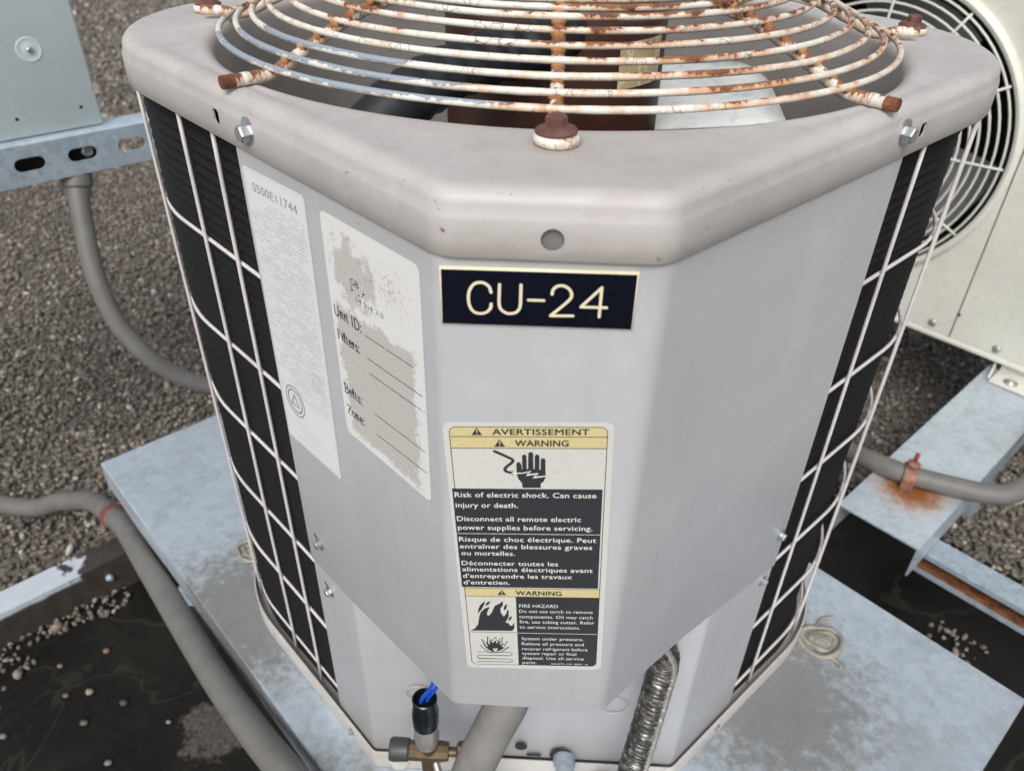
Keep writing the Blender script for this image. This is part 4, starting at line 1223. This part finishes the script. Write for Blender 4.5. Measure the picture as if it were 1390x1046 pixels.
# base pan lip
V, F = slab(rounded([(rc[0][0] + .01, rc[0][1] + .01), (rc[1][0] - .01, rc[1][1] + .01), (A - .008, yc), (0, yc + A - .008), (-A + .008, yc)], [.012, .012, .17, .17, .17], 16, .03), -.6560, -.6395); mk('pan_gap_shade', V, F, M['dark'], unit)  # dark slab over the pan stands in for the shaded gap inside its lip
def base_pan():
    c = [(rc[0][0] + .000, rc[0][1] - .004), (rc[1][0], rc[1][1] - .004), (A + .004, yc), (0, yc + A + .004), (-A - .004, yc)]
    pth = rounded(c, [.012, .012, .178, .178, .178], 16, .03)
    n = len(pth); R = [(0, -.664), (.0, -.6375), (-.0006, -.6365), (-.0016, -.6365), (-.0020, -.639), (-.0020, -.655)]
    V = []; F = []
    for o, z in R:
        for p, nr in pth: V.append((p.x + nr.x * o, p.y + nr.y * o, z))
    for i in range(len(R) - 1):
        for k in range(n): F.append((i * n + k, i * n + (k + 1) % n, (i + 1) * n + (k + 1) % n, (i + 1) * n + k))
    F.append(tuple((len(R) - 1) * n + k for k in range(n))); F.append(tuple(range(n)))
    return V, F
V, F = base_pan(); pan = autosmooth(mk("base_pan", V, F, M['pan'], unit), 35)
hexscrew("pan_screw", (Lp(.186, -.651, .0040)), nl, .0045, pan); hexscrew("pan_screw", (Rp(.226, -.651, .0040)), nr_, .0045, pan)

# ---- nameplate
np_f = lambda u, v, o: Fp(u * .001, v * .001, o)
fr4 = [(-56.2, -6.4), (43.5, -5.4), (43.4, -38.6), (-56.0, -39.6)]
V = [np_f(x, z, .0) for x, z in fr4] + [np_f(x, z, .0016) for x, z in fr4]
F = [(0, 1, 2, 3), (4, 5, 6, 7), (0, 1, 5, 4), (1, 2, 6, 5), (2, 3, 7, 6), (3, 0, 4, 7)]
plate = mk("nameplate", V, F, M['plate_cream'], unit); bevel(plate, .0004, 1)
ins = [(-55.2, -7.9), (42.4, -6.9), (42.6, -37.9), (-55.2, -38.8)]
V = [np_f(x, z, .0016) for x, z in ins] + [np_f(x, z, .0020) for x, z in ins]; mk("plate_face", V, F, M['plate_black'], plate)
STR = [
 ([(-30.04, -19.51), (-31.03, -16.39), (-33.44, -14.52), (-35.84, -14.18), (-38.66, -15.2), (-40.86, -18.64), (-41.56, -23.23), (-40.96, -27.82), (-38.93, -31.0), (-35.73, -32.07), (-32.44, -31.17), (-30.32, -28.73), (-30.0, -26.2)], True),
 ([(-25.82, -14.81), (-25.88, -21), (-25.85, -26.2), (-24.83, -29.13), (-22.34, -30.98), (-19.88, -31.33), (-16.87, -30.25), (-15.15, -27.09), (-15.0, -21), (-15.01, -14.59)], True),
 ([(-10.97, -23.02), (-3.2, -22.94)], False),
 ([(0.81, -19.11), (1.23, -16.47), (3.36, -14.49), (6.38, -14.17), (9.28, -15.92), (10.67, -18.84), (9.82, -21.79), (5.6, -26.5), (0.63, -31.5)], True), ([(0.63, -31.6), (12.05, -31.15)], False),
 ([(25.51, -31.08), (25.43, -14.3)], False), ([(25.43, -14.3), (15.82, -25.6)], False), ([(15.82, -25.66), (28.76, -25.52)], False)]
G = [stroke2(p, 1.62, np_f, .0022 + .00004 * i, sm_) for i, (p, sm_) in enumerate(STR)]
V, F = join(*G); mk("lettering", V, F, M['plate_cream'], plate, fix=False)

# ---- warning label, 98.5 x 230 mm, stuck on slightly askew
th_ = math.radians(3.0)
def WLb(u, v, o):
    u *= .001; v *= .001
    return Fp(-.00275 + u * math.cos(th_) - v * math.sin(th_), -.2176 + u * math.sin(th_) + v * math.cos(th_), .0003 + o)
V, F = ngon(rrect(98.5, 230, 5, 6), WLb, .0); wlab = mk("warning_label", V, F, M['white_paper'], unit, fix=False)
def lay(name, pts, mat, o): V, F = ngon(pts, WLb, o); return mk(name, V, F, mat, wlab, fix=False)
def rect(x0, x1, y0, y1): return [(x0, y0), (x1, y0), (x1, y1), (x0, y1)]
# outline frame and header bars
fo = rrect(91.0, 222.0, 4, 6, (0, .5)) + []
V, F = stroke2(fo, .45, WLb, .00012, False, True); mk("border_line", V, F, M['lblack'], wlab, fix=False)
top = [p for p in rrect(90.6, 17.2, 3.8, 6, (0, 103.0))]
top = [(x, y) if y > 100 else ((45.3 if x > 0 else -45.3), 95.8) for x, y in top]
lay("yellow_header", [p for i, p in enumerate(top) if i == 0 or p != top[i - 1]], M['yellow'], .00008)
lay("yellow_bar", rect(-45.3, 45.3, -34.8, -26.8), M['yellow'], .00008)
for y_, xr, w_ in ((104.4, 45.3, .5), (95.8, 45.3, .5), (-26.6, 45.3, .4), (-34.9, 45.3, .4), (-73.3, -11.2, .4)):
    V, F = stroke2([(-45.3, y_), (xr, y_)], w_, WLb, .00016, False, caps=False); mk("rule_line", V, F, M['lblack'], wlab, fix=False)
lay("black_panel", rect(-47.2, 44.2, -25.6, 63.9), M['lblack'], .00010)
bp = [(-11.1, -34.9), (45.3, -34.9), (45.3, -106.8), (44.2, -109.4), (41.8, -110.4), (-11.1, -110.4)]
lay("black_panel", bp, M['lblack'], .00010)
for xa, y_, xb in ((-46.9, 25.3, 44), (-11.0, -73.6, 45)):
    V, F = stroke2([(xa, y_), (xb, y_)], .42, WLb, .00018, False, caps=False); mk("rule_line", V, F, M['ltext'], wlab, fix=False)
HAND = [(-7.51, 83.63), (-6.86, 85.18), (-5.49, 85.19), (-4.44, 83.66), (-4.19, 80.05), (-3.89, 79.54), (-3.88, 89.78), (-3.25, 91.1), (-1.88, 91.11), (-1.29, 89.8), (-1.27, 79.87), (-0.5, 79.87), (-0.2, 91.53), (0.43, 92.95), (2.1, 92.96), (2.69, 91.55), (2.65, 79.9), (3.42, 79.9), (3.66, 89.83), (4.28, 91.15), (5.73, 91.16), (6.33, 89.85), (6.26, 79.51), (6.95, 79.52), (7.07, 87.11), (7.69, 88.24), (9.21, 88.25), (9.82, 87.13), (9.86, 73.4), (8.76, 70.24), (6.89, 68.43), (6.87, 64.93), (-4.13, 64.84), (-4.38, 68.77), (-6.5, 71.91), (-7.27, 75.88)]
V, F = join(ngon(HAND, WLb, .00014), stroke2([(-20.0, 93.51), (-12.88, 89.41), (-9.29, 86.18), (-13.87, 80.81), (-13.79, 78.12), (-10.73, 76.89)], 1.9, WLb, .00015), stroke2([(-10.4, 79), (-9.2, 76.9), (-10.2, 74.9)], .4, WLb, .00016))
mk("shock_pictogram", V, F, M['lblack'], wlab, fix=False)
V, F = stroke2([(-10.12, 76.59), (-3.94, 76.63), (1.32, 78.23), (-1.8, 75.09), (5.78, 76.5), (2.2, 73.24), (9.9, 74.34)], .75, WLb, .00020, False); mk("lightning_bolt", V, F, M['ltext'], wlab, fix=False)
FIRE = [(-44.33, -71.76), (-40.97, -69.33), (-38.44, -64.56), (-37.35, -56.95), (-35.98, -51.72), (-32.77, -47.43), (-29.46, -45.91), (-31.32, -51.08), (-31.75, -54.55), (-30.4, -55.11), (-28.38, -51.96), (-27.29, -48.96), (-25.86, -44.72), (-21.99, -41.83), (-20.19, -39.32), (-20.16, -43.5), (-22.1, -47.74), (-22.06, -51.53), (-20.14, -56.12), (-18.14, -52.63), (-17.11, -48.02), (-16.41, -50.3), (-16.7, -56.07), (-19.17, -62.52), (-17.26, -62.73), (-15.57, -66.0), (-14.64, -65.75), (-13.03, -62.43), (-12.92, -67.73), (-14.39, -71.31)]
FL = [[(-38.0, -54.41), (-37.43, -48.3), (-35.64, -43.71), (-32.39, -39.71), (-33.32, -44.25), (-35.08, -48.27), (-36.87, -51.16)], [(-32.44, -44.81), (-31.25, -41.39), (-28.54, -39.43), (-29.96, -43.3)], [(-19.81, -47.26), (-19.12, -44.28), (-17.11, -42.22), (-18.17, -48.03), (-19.26, -49.31)], [(-17.21, -60.74), (-16.27, -56.88), (-14.39, -54.77), (-14.94, -58.72)]]
V, F = join(*[ngon(p, WLb, .00014 + .00001 * i) for i, p in enumerate([FIRE] + FL)]); mk("fire_pictogram", V, F, M['lblack'], wlab, fix=False)
BUR = [(-31.16, -96.74), (-34.98, -93.45), (-38.29, -87.97), (-34.41, -89.14), (-36.99, -81.25), (-32.71, -85.68), (-32.65, -77.93), (-29.73, -83.2), (-26.61, -78.68), (-26.0, -83.87), (-21.78, -78.6), (-22.79, -86.26), (-18.17, -83.02), (-21.29, -88.68), (-17.72, -89.85), (-23.22, -95.37), (-27.21, -96.67)]
cb = Vector((-27.5, -91.5))
shr = lambda k: [((p[0] - cb.x) * k + cb.x, (p[1] - cb.y) * k + cb.y) for p in BUR]
V, F = join(stroke2(BUR, .55, WLb, .00013, False, True), ngon(shr(.72), WLb, .00015), stroke2([(-40.99, -95.9), (-16.8, -95.9), (-15.3, -97.6), (-16.8, -99.8), (-40.0, -99.8), (-41, -101.8), (-40.0, -103.8), (-16.8, -103.8), (-15.3, -105.5), (-16.8, -107.3), (-41.5, -107.3)], .5, WLb, .00013, False))
mk("burst_pictogram", V, F, M['lblack'], wlab, fix=False)
V, F = ngon([(-27.6, -95.6), (-29.3, -92.6), (-28.6, -91.0), (-27.5, -92.2), (-26.4, -91.0), (-25.7, -92.6)], WLb, .00020); mk("burst_core", V, F, M['white_paper'], wlab, fix=False)
G = []; G2 = []
for t3 in ([(-32.77, 105.58), (-29.45, 110.98), (-26.52, 105.6)], [(-19.89, 96.93), (-16.62, 102.62), (-13.45, 96.95)], [(-23.46, -33.31), (-20.45, -27.93), (-17.47, -33.24)]):
    V, F = ngon(t3, WLb, .00018); mk("warning_triangle", V, F, M['lblack'], wlab, fix=False); G2 = []; cx_ = t3[1][0]; yb = t3[0][1]; hh = t3[1][1] - yb
    G2.append(ngon([(cx_ - .45, yb + hh * .74), (cx_ + .45, yb + hh * .74), (cx_ + .22, yb + hh * .30), (cx_ - .22, yb + hh * .30)], WLb, .00022)); G2.append(ngon([(cx_ - .35, yb + hh * .22), (cx_ + .35, yb + hh * .22), (cx_ + .35, yb + hh * .09), (cx_ - .35, yb + hh * .09)], WLb, .00022))
    V, F = join(*G2); mk("exclamation_mark", V, F, M['yellow'], wlab, fix=False)
TXT = [
('AVERTISSEMENT', -20.68, 34.88, 105.96), ('WARNING', -7.83, 23.05, 97.48), ('Risk of electric shock. Can cause', -46.0, 40.66, 56.9), ('injury or death.', -46.0, -7.26, 48.2),
('Disconnect all remote electric', -46.0, 31.64, 36.5), ('power supplies before servicing.', -46.0, 39.0, 28.9), ('Risque de choc électrique. Peut', -45.96, 41.67, 18.3), ('entraîner des blessures graves', -45.98, 39.4, 11.8),
('ou mortelles.', -45.47, -10.36, 5.46), ('Déconnecter toutes les', -45.81, 17.62, -3.95), ('alimentations électriques avant', -45.8, 40.26, -9.88), ("d'entreprendre les travaux", -45.8, 26.88, -16.32),
("d'entretien.", -45.78, -14.67, -22.78), ('WARNING', -11.17, 19.78, -33.2), ('FIRE HAZARD', -9.03, 17.63, -45.74), ('Do not use torch to remove', -9.13, 41.44, -51.34), ('components. Oil may catch', -9.25, 41.59, -57.1),
('fire, use tubing cutter. Refer', -9.18, 42.77, -62.67), ('to service instructions.', -9.29, 33.13, -68.38), ('System under pressure.', -8.11, 35.82, -81.16), ('Relieve all pressure and', -8.21, 36.12, -87.0),
('recover refrigerant before', -8.14, 38.91, -92.8), ('system repair or final', -8.04, 30.95, -98.1), ('disposal. Use all service', -8.13, 36.43, -103.5), ('parts.', -8.23, 2.12, -108.9), ('324475-101 REV. A', 12.64, 39.63, -109.2)]
for i, (s_, x0, x1, y) in enumerate(TXT):
    dark = i in (0, 1, 13)
    cap = 4.3 if i == 0 else 4.5 if dark else (4.1 if i < 13 else 3.3 if i < 25 else 1.7)
    bold = .0 if dark else (.009 if i < 13 else .004 if i < 25 else 0)
    V, F = text(s_, x0, x1, y, cap, WLb, .00022, bold)
    if dark: V, F = join((V, F), text(s_, x0 + .32, x1 + .32, y + .1, cap, WLb, .00025, 0), text(s_, x0 + .16, x1 + .16, y - .12, cap, WLb, .00028, 0))
    mk("lettering", V, F, M['lblack'] if dark else M['ltext'], wlab, fix=False)

# ---- data plate (faded foil sticker) on the left side
def DPl(u, v, o): return Lp(.2102 - u * .001 + v * -.000012, -.0125 + v * .001 + u * .00003, .0003 + o)
V, F = ngon([(x + 40.5, y - 115) for x, y in rrect(81, 230, 3.5, 5)], DPl, 0); dpl = mk("data_plate", V, F, M['data_paper'], unit, fix=False)
V, F = stroke2([(x + 40.5, y - 115) for x, y in rrect(78, 227, 2.5, 5)], .3, DPl, .00010, False, True); mk("border_line", V, F, M['data_ink'], dpl, fix=False)
V, F = text("0500E11744", 11, 70, -15.2, 6.2, DPl, .00012, .0); mk("serial_number", V, F, M['data_ink2'], dpl, fix=False)
G = []
random.seed(3)
y = -19.5
while y > -176:
    if random.random() < .5: G.append(stroke2([(3, y), (78, y)], .22, DPl, .00010, False, caps=False))
    x = random.choice((4, 4, 10, 18, 24))
    while x < 74 and y < -19:
        w = random.uniform(1.0, 5.5)
        if random.random() < .86: G.append(ngon(rect(x, min(76, x + w), y - 2.0, y - 1.0), DPl, .00012))
        x += w + random.uniform(.5, 1.2) + (random.random() < .10) * 9
    y -= 2.75
for yy in (-205, -209, -213, -221): G.append(stroke2([(18, yy), (60 + random.uniform(-8, 8), yy)], .5, DPl, .00010, False, caps=False))
V, F = join(*G); mk("faded_print", V, F, M['data_ink'], dpl, fix=False)['kind'] = 'stuff'
def ringp(cx_, cy_, r, w): return stroke2([(cx_ + r * math.cos(2 * PI * k / 28), cy_ + r * math.sin(2 * PI * k / 28)) for k in range(28)], w, DPl, .00014, False, True)
V, F = join(ringp(22, -185, 14.0, 1.3), ringp(22, -185, 10.4, 1.6), stroke2([(16.5, -189), (22, -178.5), (27.5, -189)], 1.4, DPl, .00015, False, True))
mk("approval_mark", V, F, M['data_ink2'], dpl, fix=False)
V, F = join(ringp(63, -147, 7.2, .9), ringp(63, -147, 4.6, .7)); mk("approval_mark", V, F, M['data_ink'], dpl, fix=False)
random.seed(11)

# ---- worn white sticker with form lines
so = Lp(.1125, -.0115, .0003)
def SKl(u, v, o): return Lp(.1125 - u * .001, -.0115 + v * .001, .0003 + o)
# object-local frame: x across, z up, so the wear follows the sticker
outl = [(x + 49, y - 84.5) for x, y in rrect(98, 167, 5, 5)]
vv = [Vector((p[0] * .001, 0, p[1] * .001)) for p in outl]
tr = tessellate_polygon([vv_ for vv_ in [[Vector((v.x, v.z, 0)) for v in vv]]])
mstk = me("form_sticker", vv, [tuple(t) for t in tr], M['worn'])
stk = link("form_sticker", mstk, unit, so); stk.rotation_euler = (0, 0, -PI / 4)
SER = {   # serif letters: (points, thick?) in an em box, cap height 1
 'U': ([([(0, 1), (.22, 1)], 0), ([(.11, 1), (.11, .3), (.2, .06), (.38, 0), (.56, .08), (.62, .3), (.62, 1)], 1), ([(.52, 1), (.72, 1)], 0)], .78),
 'n': ([([(0, .66), (.12, .66), (.12, 0)], 1), ([(.13, .52), (.21, .64), (.31, .66), (.38, .57), (.39, .30), (.39, 0)], 1), ([(.03, 0), (.22, 0)], 0), ([(.3, 0), (.48, 0)], 0)], .54),
 'i': ([([(.02, .66), (.11, .66), (.11, 0)], 1), ([(.02, 0), (.2, 0)], 0), ([(.10, .9), (.10, .96)], 1)], .27),
 't': ([([(.11, .88), (.11, .14), (.18, .02), (.28, .06)], 1), ([(0, .66), (.26, .66)], 0)], .33),
 'I': ([([(.14, 1), (.14, 0)], 1), ([(.02, 1), (.26, 1)], 0), ([(.02, 0), (.26, 0)], 0)], .33),
 'D': ([([(.13, 1), (.13, 0)], 1), ([(0, 1), (.35, 1), (.6, .85), (.68, .5), (.6, .15), (.35, 0), (0, 0)], 1)], .76),
 ':': ([([(.10, .56), (.10, .66)], 1), ([(.10, .0), (.10, .10)], 1)], .24),
 'F': ([([(.13, 1), (.13, 0)], 1), ([(0, 1), (.52, 1), (.53, .8)], 0), ([(.13, .52), (.4, .52), (.4, .62)], 0), ([(.02, 0), (.27, 0)], 0)], .6),
 'l': ([([(.02, 1), (.11, 1), (.11, 0)], 1), ([(.02, 0), (.2, 0)], 0)], .27),
 'e': ([([(.05, .38), (.42, .38), (.38, .6), (.24, .67), (.08, .52), (.05, .3), (.14, .06), (.28, .0), (.42, .12)], 1)], .48),
 'r': ([([(0, .66), (.12, .66), (.12, 0)], 1), ([(.12, .5), (.22, .66), (.34, .62)], 1), ([(.03, 0), (.22, 0)], 0)], .37),
 's': ([([(.33, .52), (.2, .67), (.06, .56), (.1, .42), (.3, .26), (.34, .1), (.18, 0), (.04, .14)], 1)], .41),
 'B': ([([(.13, 1), (.13, 0)], 1), ([(0, 1), (.36, 1), (.5, .88), (.48, .62), (.32, .53), (.13, .53)], 1), ([(.32, .53), (.56, .42), (.58, .14), (.4, 0), (0, 0)], 1)], .68),
 'Z': ([([(.04, .82), (.06, 1), (.54, 1)], 0), ([(.54, 1), (.04, 0)], 1), ([(.04, 0), (.54, 0), (.58, .2)], 0)], .64),
 'o': ([([(.24, .67), (.08, .56), (.05, .34), (.1, .08), (.24, 0), (.4, .1), (.44, .34), (.39, .58), (.24, .67)], 1)], .52),
 ' ': ([], .28)}
def serif(s_, x0, x1, y, cap, o):
    W_ = sum(SER[c][1] + .05 for c in s_); k = (x1 - x0) / W_; x = x0; G = []; n_ = 0
    for c in s_:
        for pts, thick in SER[c][0]:
            n_ += 1
            G.append(stroke2([(x + p[0] * k, y + p[1] * cap) for p in pts], 1.0 if thick else .5, SKl, o + .000004 * n_, len(pts) >= 4, caps=(c == ':')))
        x += (SER[c][1] + .05) * k
    return join(*G)
for s_, x0, x1, y in (("Unit ID:", 3.0, 34.8, -70.8), ("Filters:", 3.5, 30.0, -88.5), ("Belts:", 3.5, 26, -131.2), ("Zone:", 4.5, 26, -149.0)):
    V, F = serif(s_, x0, x1, y, 7.4, .00010); o = mk("lettering", V, F, M['ink'], stk, fix=False, origin=so); o.rotation_euler = (0, 0, PI / 4)
    # keep the letters in world orientation under the turned sticker
    Rm = Matrix.Rotation(PI / 4, 4, 'Z')
for x0, y0, x1, y1 in ((37.2, -71, 58, -70.4), (60, -70.2, 87.5, -69.4), (37.3, -87.7, 94.6, -85.9), (38, -98.8, 93, -96.9), (95, -96.4, 96, -96.3), (39, -130.1, 94.5, -128), (39, -147.3, 95.5, -144.8)):
    V, F = stroke2([(x0, y0), (x1, y1)], .55, SKl, .0001, False, caps=False); o = mk("form_line", V, F, M['ink'], stk, fix=False, origin=so); o.rotation_euler = (0, 0, PI / 4)
frag = [text("GB", 26.8, 35.7, -40.0, 4.6, SKl, .0001), text("14 5)4 2.0", 32, 60, -49.6, 3.4, SKl, .0001, -.01)]
for k in range(14): 
    x, y = random.uniform(16, 40), random.uniform(-47, -42); frag.append(ngon(rect(x, x + random.uniform(.5, 1.6), y, y + random.uniform(.3, 2)), SKl, .0001))
V, F = join(*frag); o = mk("faded_print", V, F, M['ink'], stk, fix=False, origin=so); o['kind'] = 'stuff'; o.rotation_euler = (0, 0, PI / 4)
M['blueink'] = plain("blue_pen_ink", (.06, .16, .36), .6)
G = []
for k in range(12): x, y = random.uniform(36, 66), random.uniform(-33, -17); G.append(ngon([(x, y), (x + .9, y), (x + .5, y + random.uniform(1, 2.2))], SKl, .0001))
V, F = join(*G); o = mk("blue_marks", V, F, M['blueink'], stk, fix=False, origin=so); o.rotation_euler = (0, 0, PI / 4)

# ------------------------------------------------------------------ pipes and valve in the recess
val = link("service_valve", None, unit, (-.092, .050, -.53))
def vt(name, prof, axis, c, mat, seg=24, par=None):
    V, F = lathe(prof, seg, axis, c); return autosmooth(mk(name, V, F, mat, par or val, origin=c), 30)
vt("pressure_switch_boot", [(.0112, 0), (.0120, .004), (.0120, .020), (.0108, .024), (.0112, .036), (.0100, .037), (.0100, .030), (.001, .030)], (0, .06, 1), (-.0895, .048, -.487), M['blackp'])
vt("switch_body", [(.0060, 0), (.0100, .003), (.0100, .006), (.0112, .009), (.0118, .016), (.0110, .020), (.0112, .030), (.0105, .033)], (0, .04, 1), (-.0895, .047, -.519), M['alu'])
vt("valve_body", [(.0085, -.020), (.0095, -.016), (.0095, .012), (.0085, .018)], (1, 0, .02), (-.088, .048, -.531), M['brass'], 10)
vt("valve_stem", [(.0085, -.025), (.0085, .012)], (0, 0, 1), (-.088, .048, -.533), M['brass'], 12)
vt("stem_cap", [(.0088, 0), (.0105, .002), (.0110, .016), (.0098, .019)], (-1, 0, -.03), (-.106, .048, -.531), M['knob'], 20)
vt("cap_tag", [(.0100, 0), (.0100, .0025)], (0, 0, 1), (-.116, .046, -.5455), M['white_wire'], 18)
vt("flare_neck", [(.0045, 0), (.0045, .012)], (1, 0, 0), (-.073, .048, -.531), M['brass'], 14)
vt("flare_nut", [(.0080, 0), (.0105, .002), (.0110, .012), (.0085, .016)], (1, 0, -.02), (-.063, .048, -.532), M['brass'], 6)
V, F = tube(catmull([(-.083, .045, -.541), (-.070, .020, -.560), (-.05, -.01, -.61)], 6), .0035, 8); mk("capillary_tube", V, F, M['alu'], val, True)
for dx, dy in ((0, 0), (.0055, .002)):
    V, F = tube(catmull([(-.0925 + dx, .047 + dy, -.452), (-.0895 + dx, .044 + dy, -.440), (-.084 + dx, .040 + dy, -.425), (-.078 + dx, .036 + dy, -.405), (-.07 + dx, .034, -.375)], 6), .0018, 8); mk("switch_wire", V, F, M['blue'], unit, True)
sl = thing("suction_line", "thick grey insulated pipe coming out below the service cover, left of centre", "pipe", (-.04, .05, -.50))
V, F = tube(catmull([(.02, .085, -.36), (.0, .068, -.41), (-.018, .050, -.455), (-.038, .036, -.505), (-.053, .026, -.555), (-.072, .0, -.61), (-.10, -.05, -.645), (-.14, -.13, -.645), (-.2, -.25, -.70)], 8), .0185, 20, rf=lambda t: 1 + .03 * noise.noise(Vector((t * 14, 0, 0)))); mk("insulation", V, F, M['foam'], sl, True)
V, F = lathe([(.0235, 0), (.0235, .004), (.0215, .0045), (.0215, .0)], 30, (0, -1, 0), (-.030, .1045, -.513)); mk("grommet", V, F, M['pan'], unit, True)
V, F = lathe([(.017, 0), (.017, .0006)], 30, (0, -1, 0), (-.002, .1035, -.565)); 
fx = thing("corrugated_conduit", "dark shiny corrugated conduit hanging down at the right below the service cover", "conduit", (.105, .06, -.5))
fp = catmull([(.088, .080, -.335), (.104, .086, -.385), (.1215, .088, -.425), (.1186, .078, -.4553), (.1129, .066, -.489), (.1076, .056, -.5215), (.103, .048, -.5472), (.095, .030, -.59), (.088, .01, -.63), (.08, -.04, -.645), (.08, -.15, -.68)], 26)
V, F = tube(fp, .0148, 18, rf=lambda t: .87 + .07 * math.sin(t * 2 * PI * 78)); mk("corrugated_tube", V, F, M['flex'], fx, True)
V, F = tube([p + Vector((.0072, -.0108, 0)) for p in fp[10:-50]], .0030, 6, rf=lambda t: 1 + .25 * noise.noise(Vector((t * 80, 0, 0)))); mk("sealant_streak", V, F, M['alu'], fx, True)
vt("port_cap", [(.0115, 0), (.0115, .010), (.0098, .013), (.0098, .040), (.0075, .044)], (.02, -1, .45), (.044, .104, -.628), M['galv_dark'], 24, unit)
V, F = lathe([(.0125, 0), (.0125, .0005)], 26, (0, -1, 0), (.041, .1035, -.624)); mk("port_hole", V, F, M['dark'], unit)
V, F = ngon(rrect(.016, .005, .0024), lambda u, v, o: Vector((.012 + u, .1042, -.628 + v)), 0); mk("drain_slot", V, F, M['dark'], unit)
V, F = lathe([(.0065, 0), (.0065, .0006)], 20, (0, -1, 0), (-.002, .1040, -.612)); mk("pipe_hole", V, F, M['dark'], unit)
for c, r in (((-.106, .1035, -.527), .0125), ((.088, .1035, -.530), .0125)):
    pth = [Vector(c) + Vector((r * math.cos(a), 0, r * math.sin(a))) for a in [2 * PI * k / 36 for k in range(36)]]
    V, F = tube(pth, .0007, 6, True); mk("knockout_ring", V, F, M['pan'], unit, True)
vt("earth_lug", [(.006, 0), (.006, .008), (.004, .009)], (0, -1, 0), (.118, .1035, -.632), M['guard'], 6, unit)
vt("brass_plug", [(.012, 0), (.012, .010), (.009, .012)], (0, -1, 0), (.086, .09, -.648), M['brass'], 6, unit)
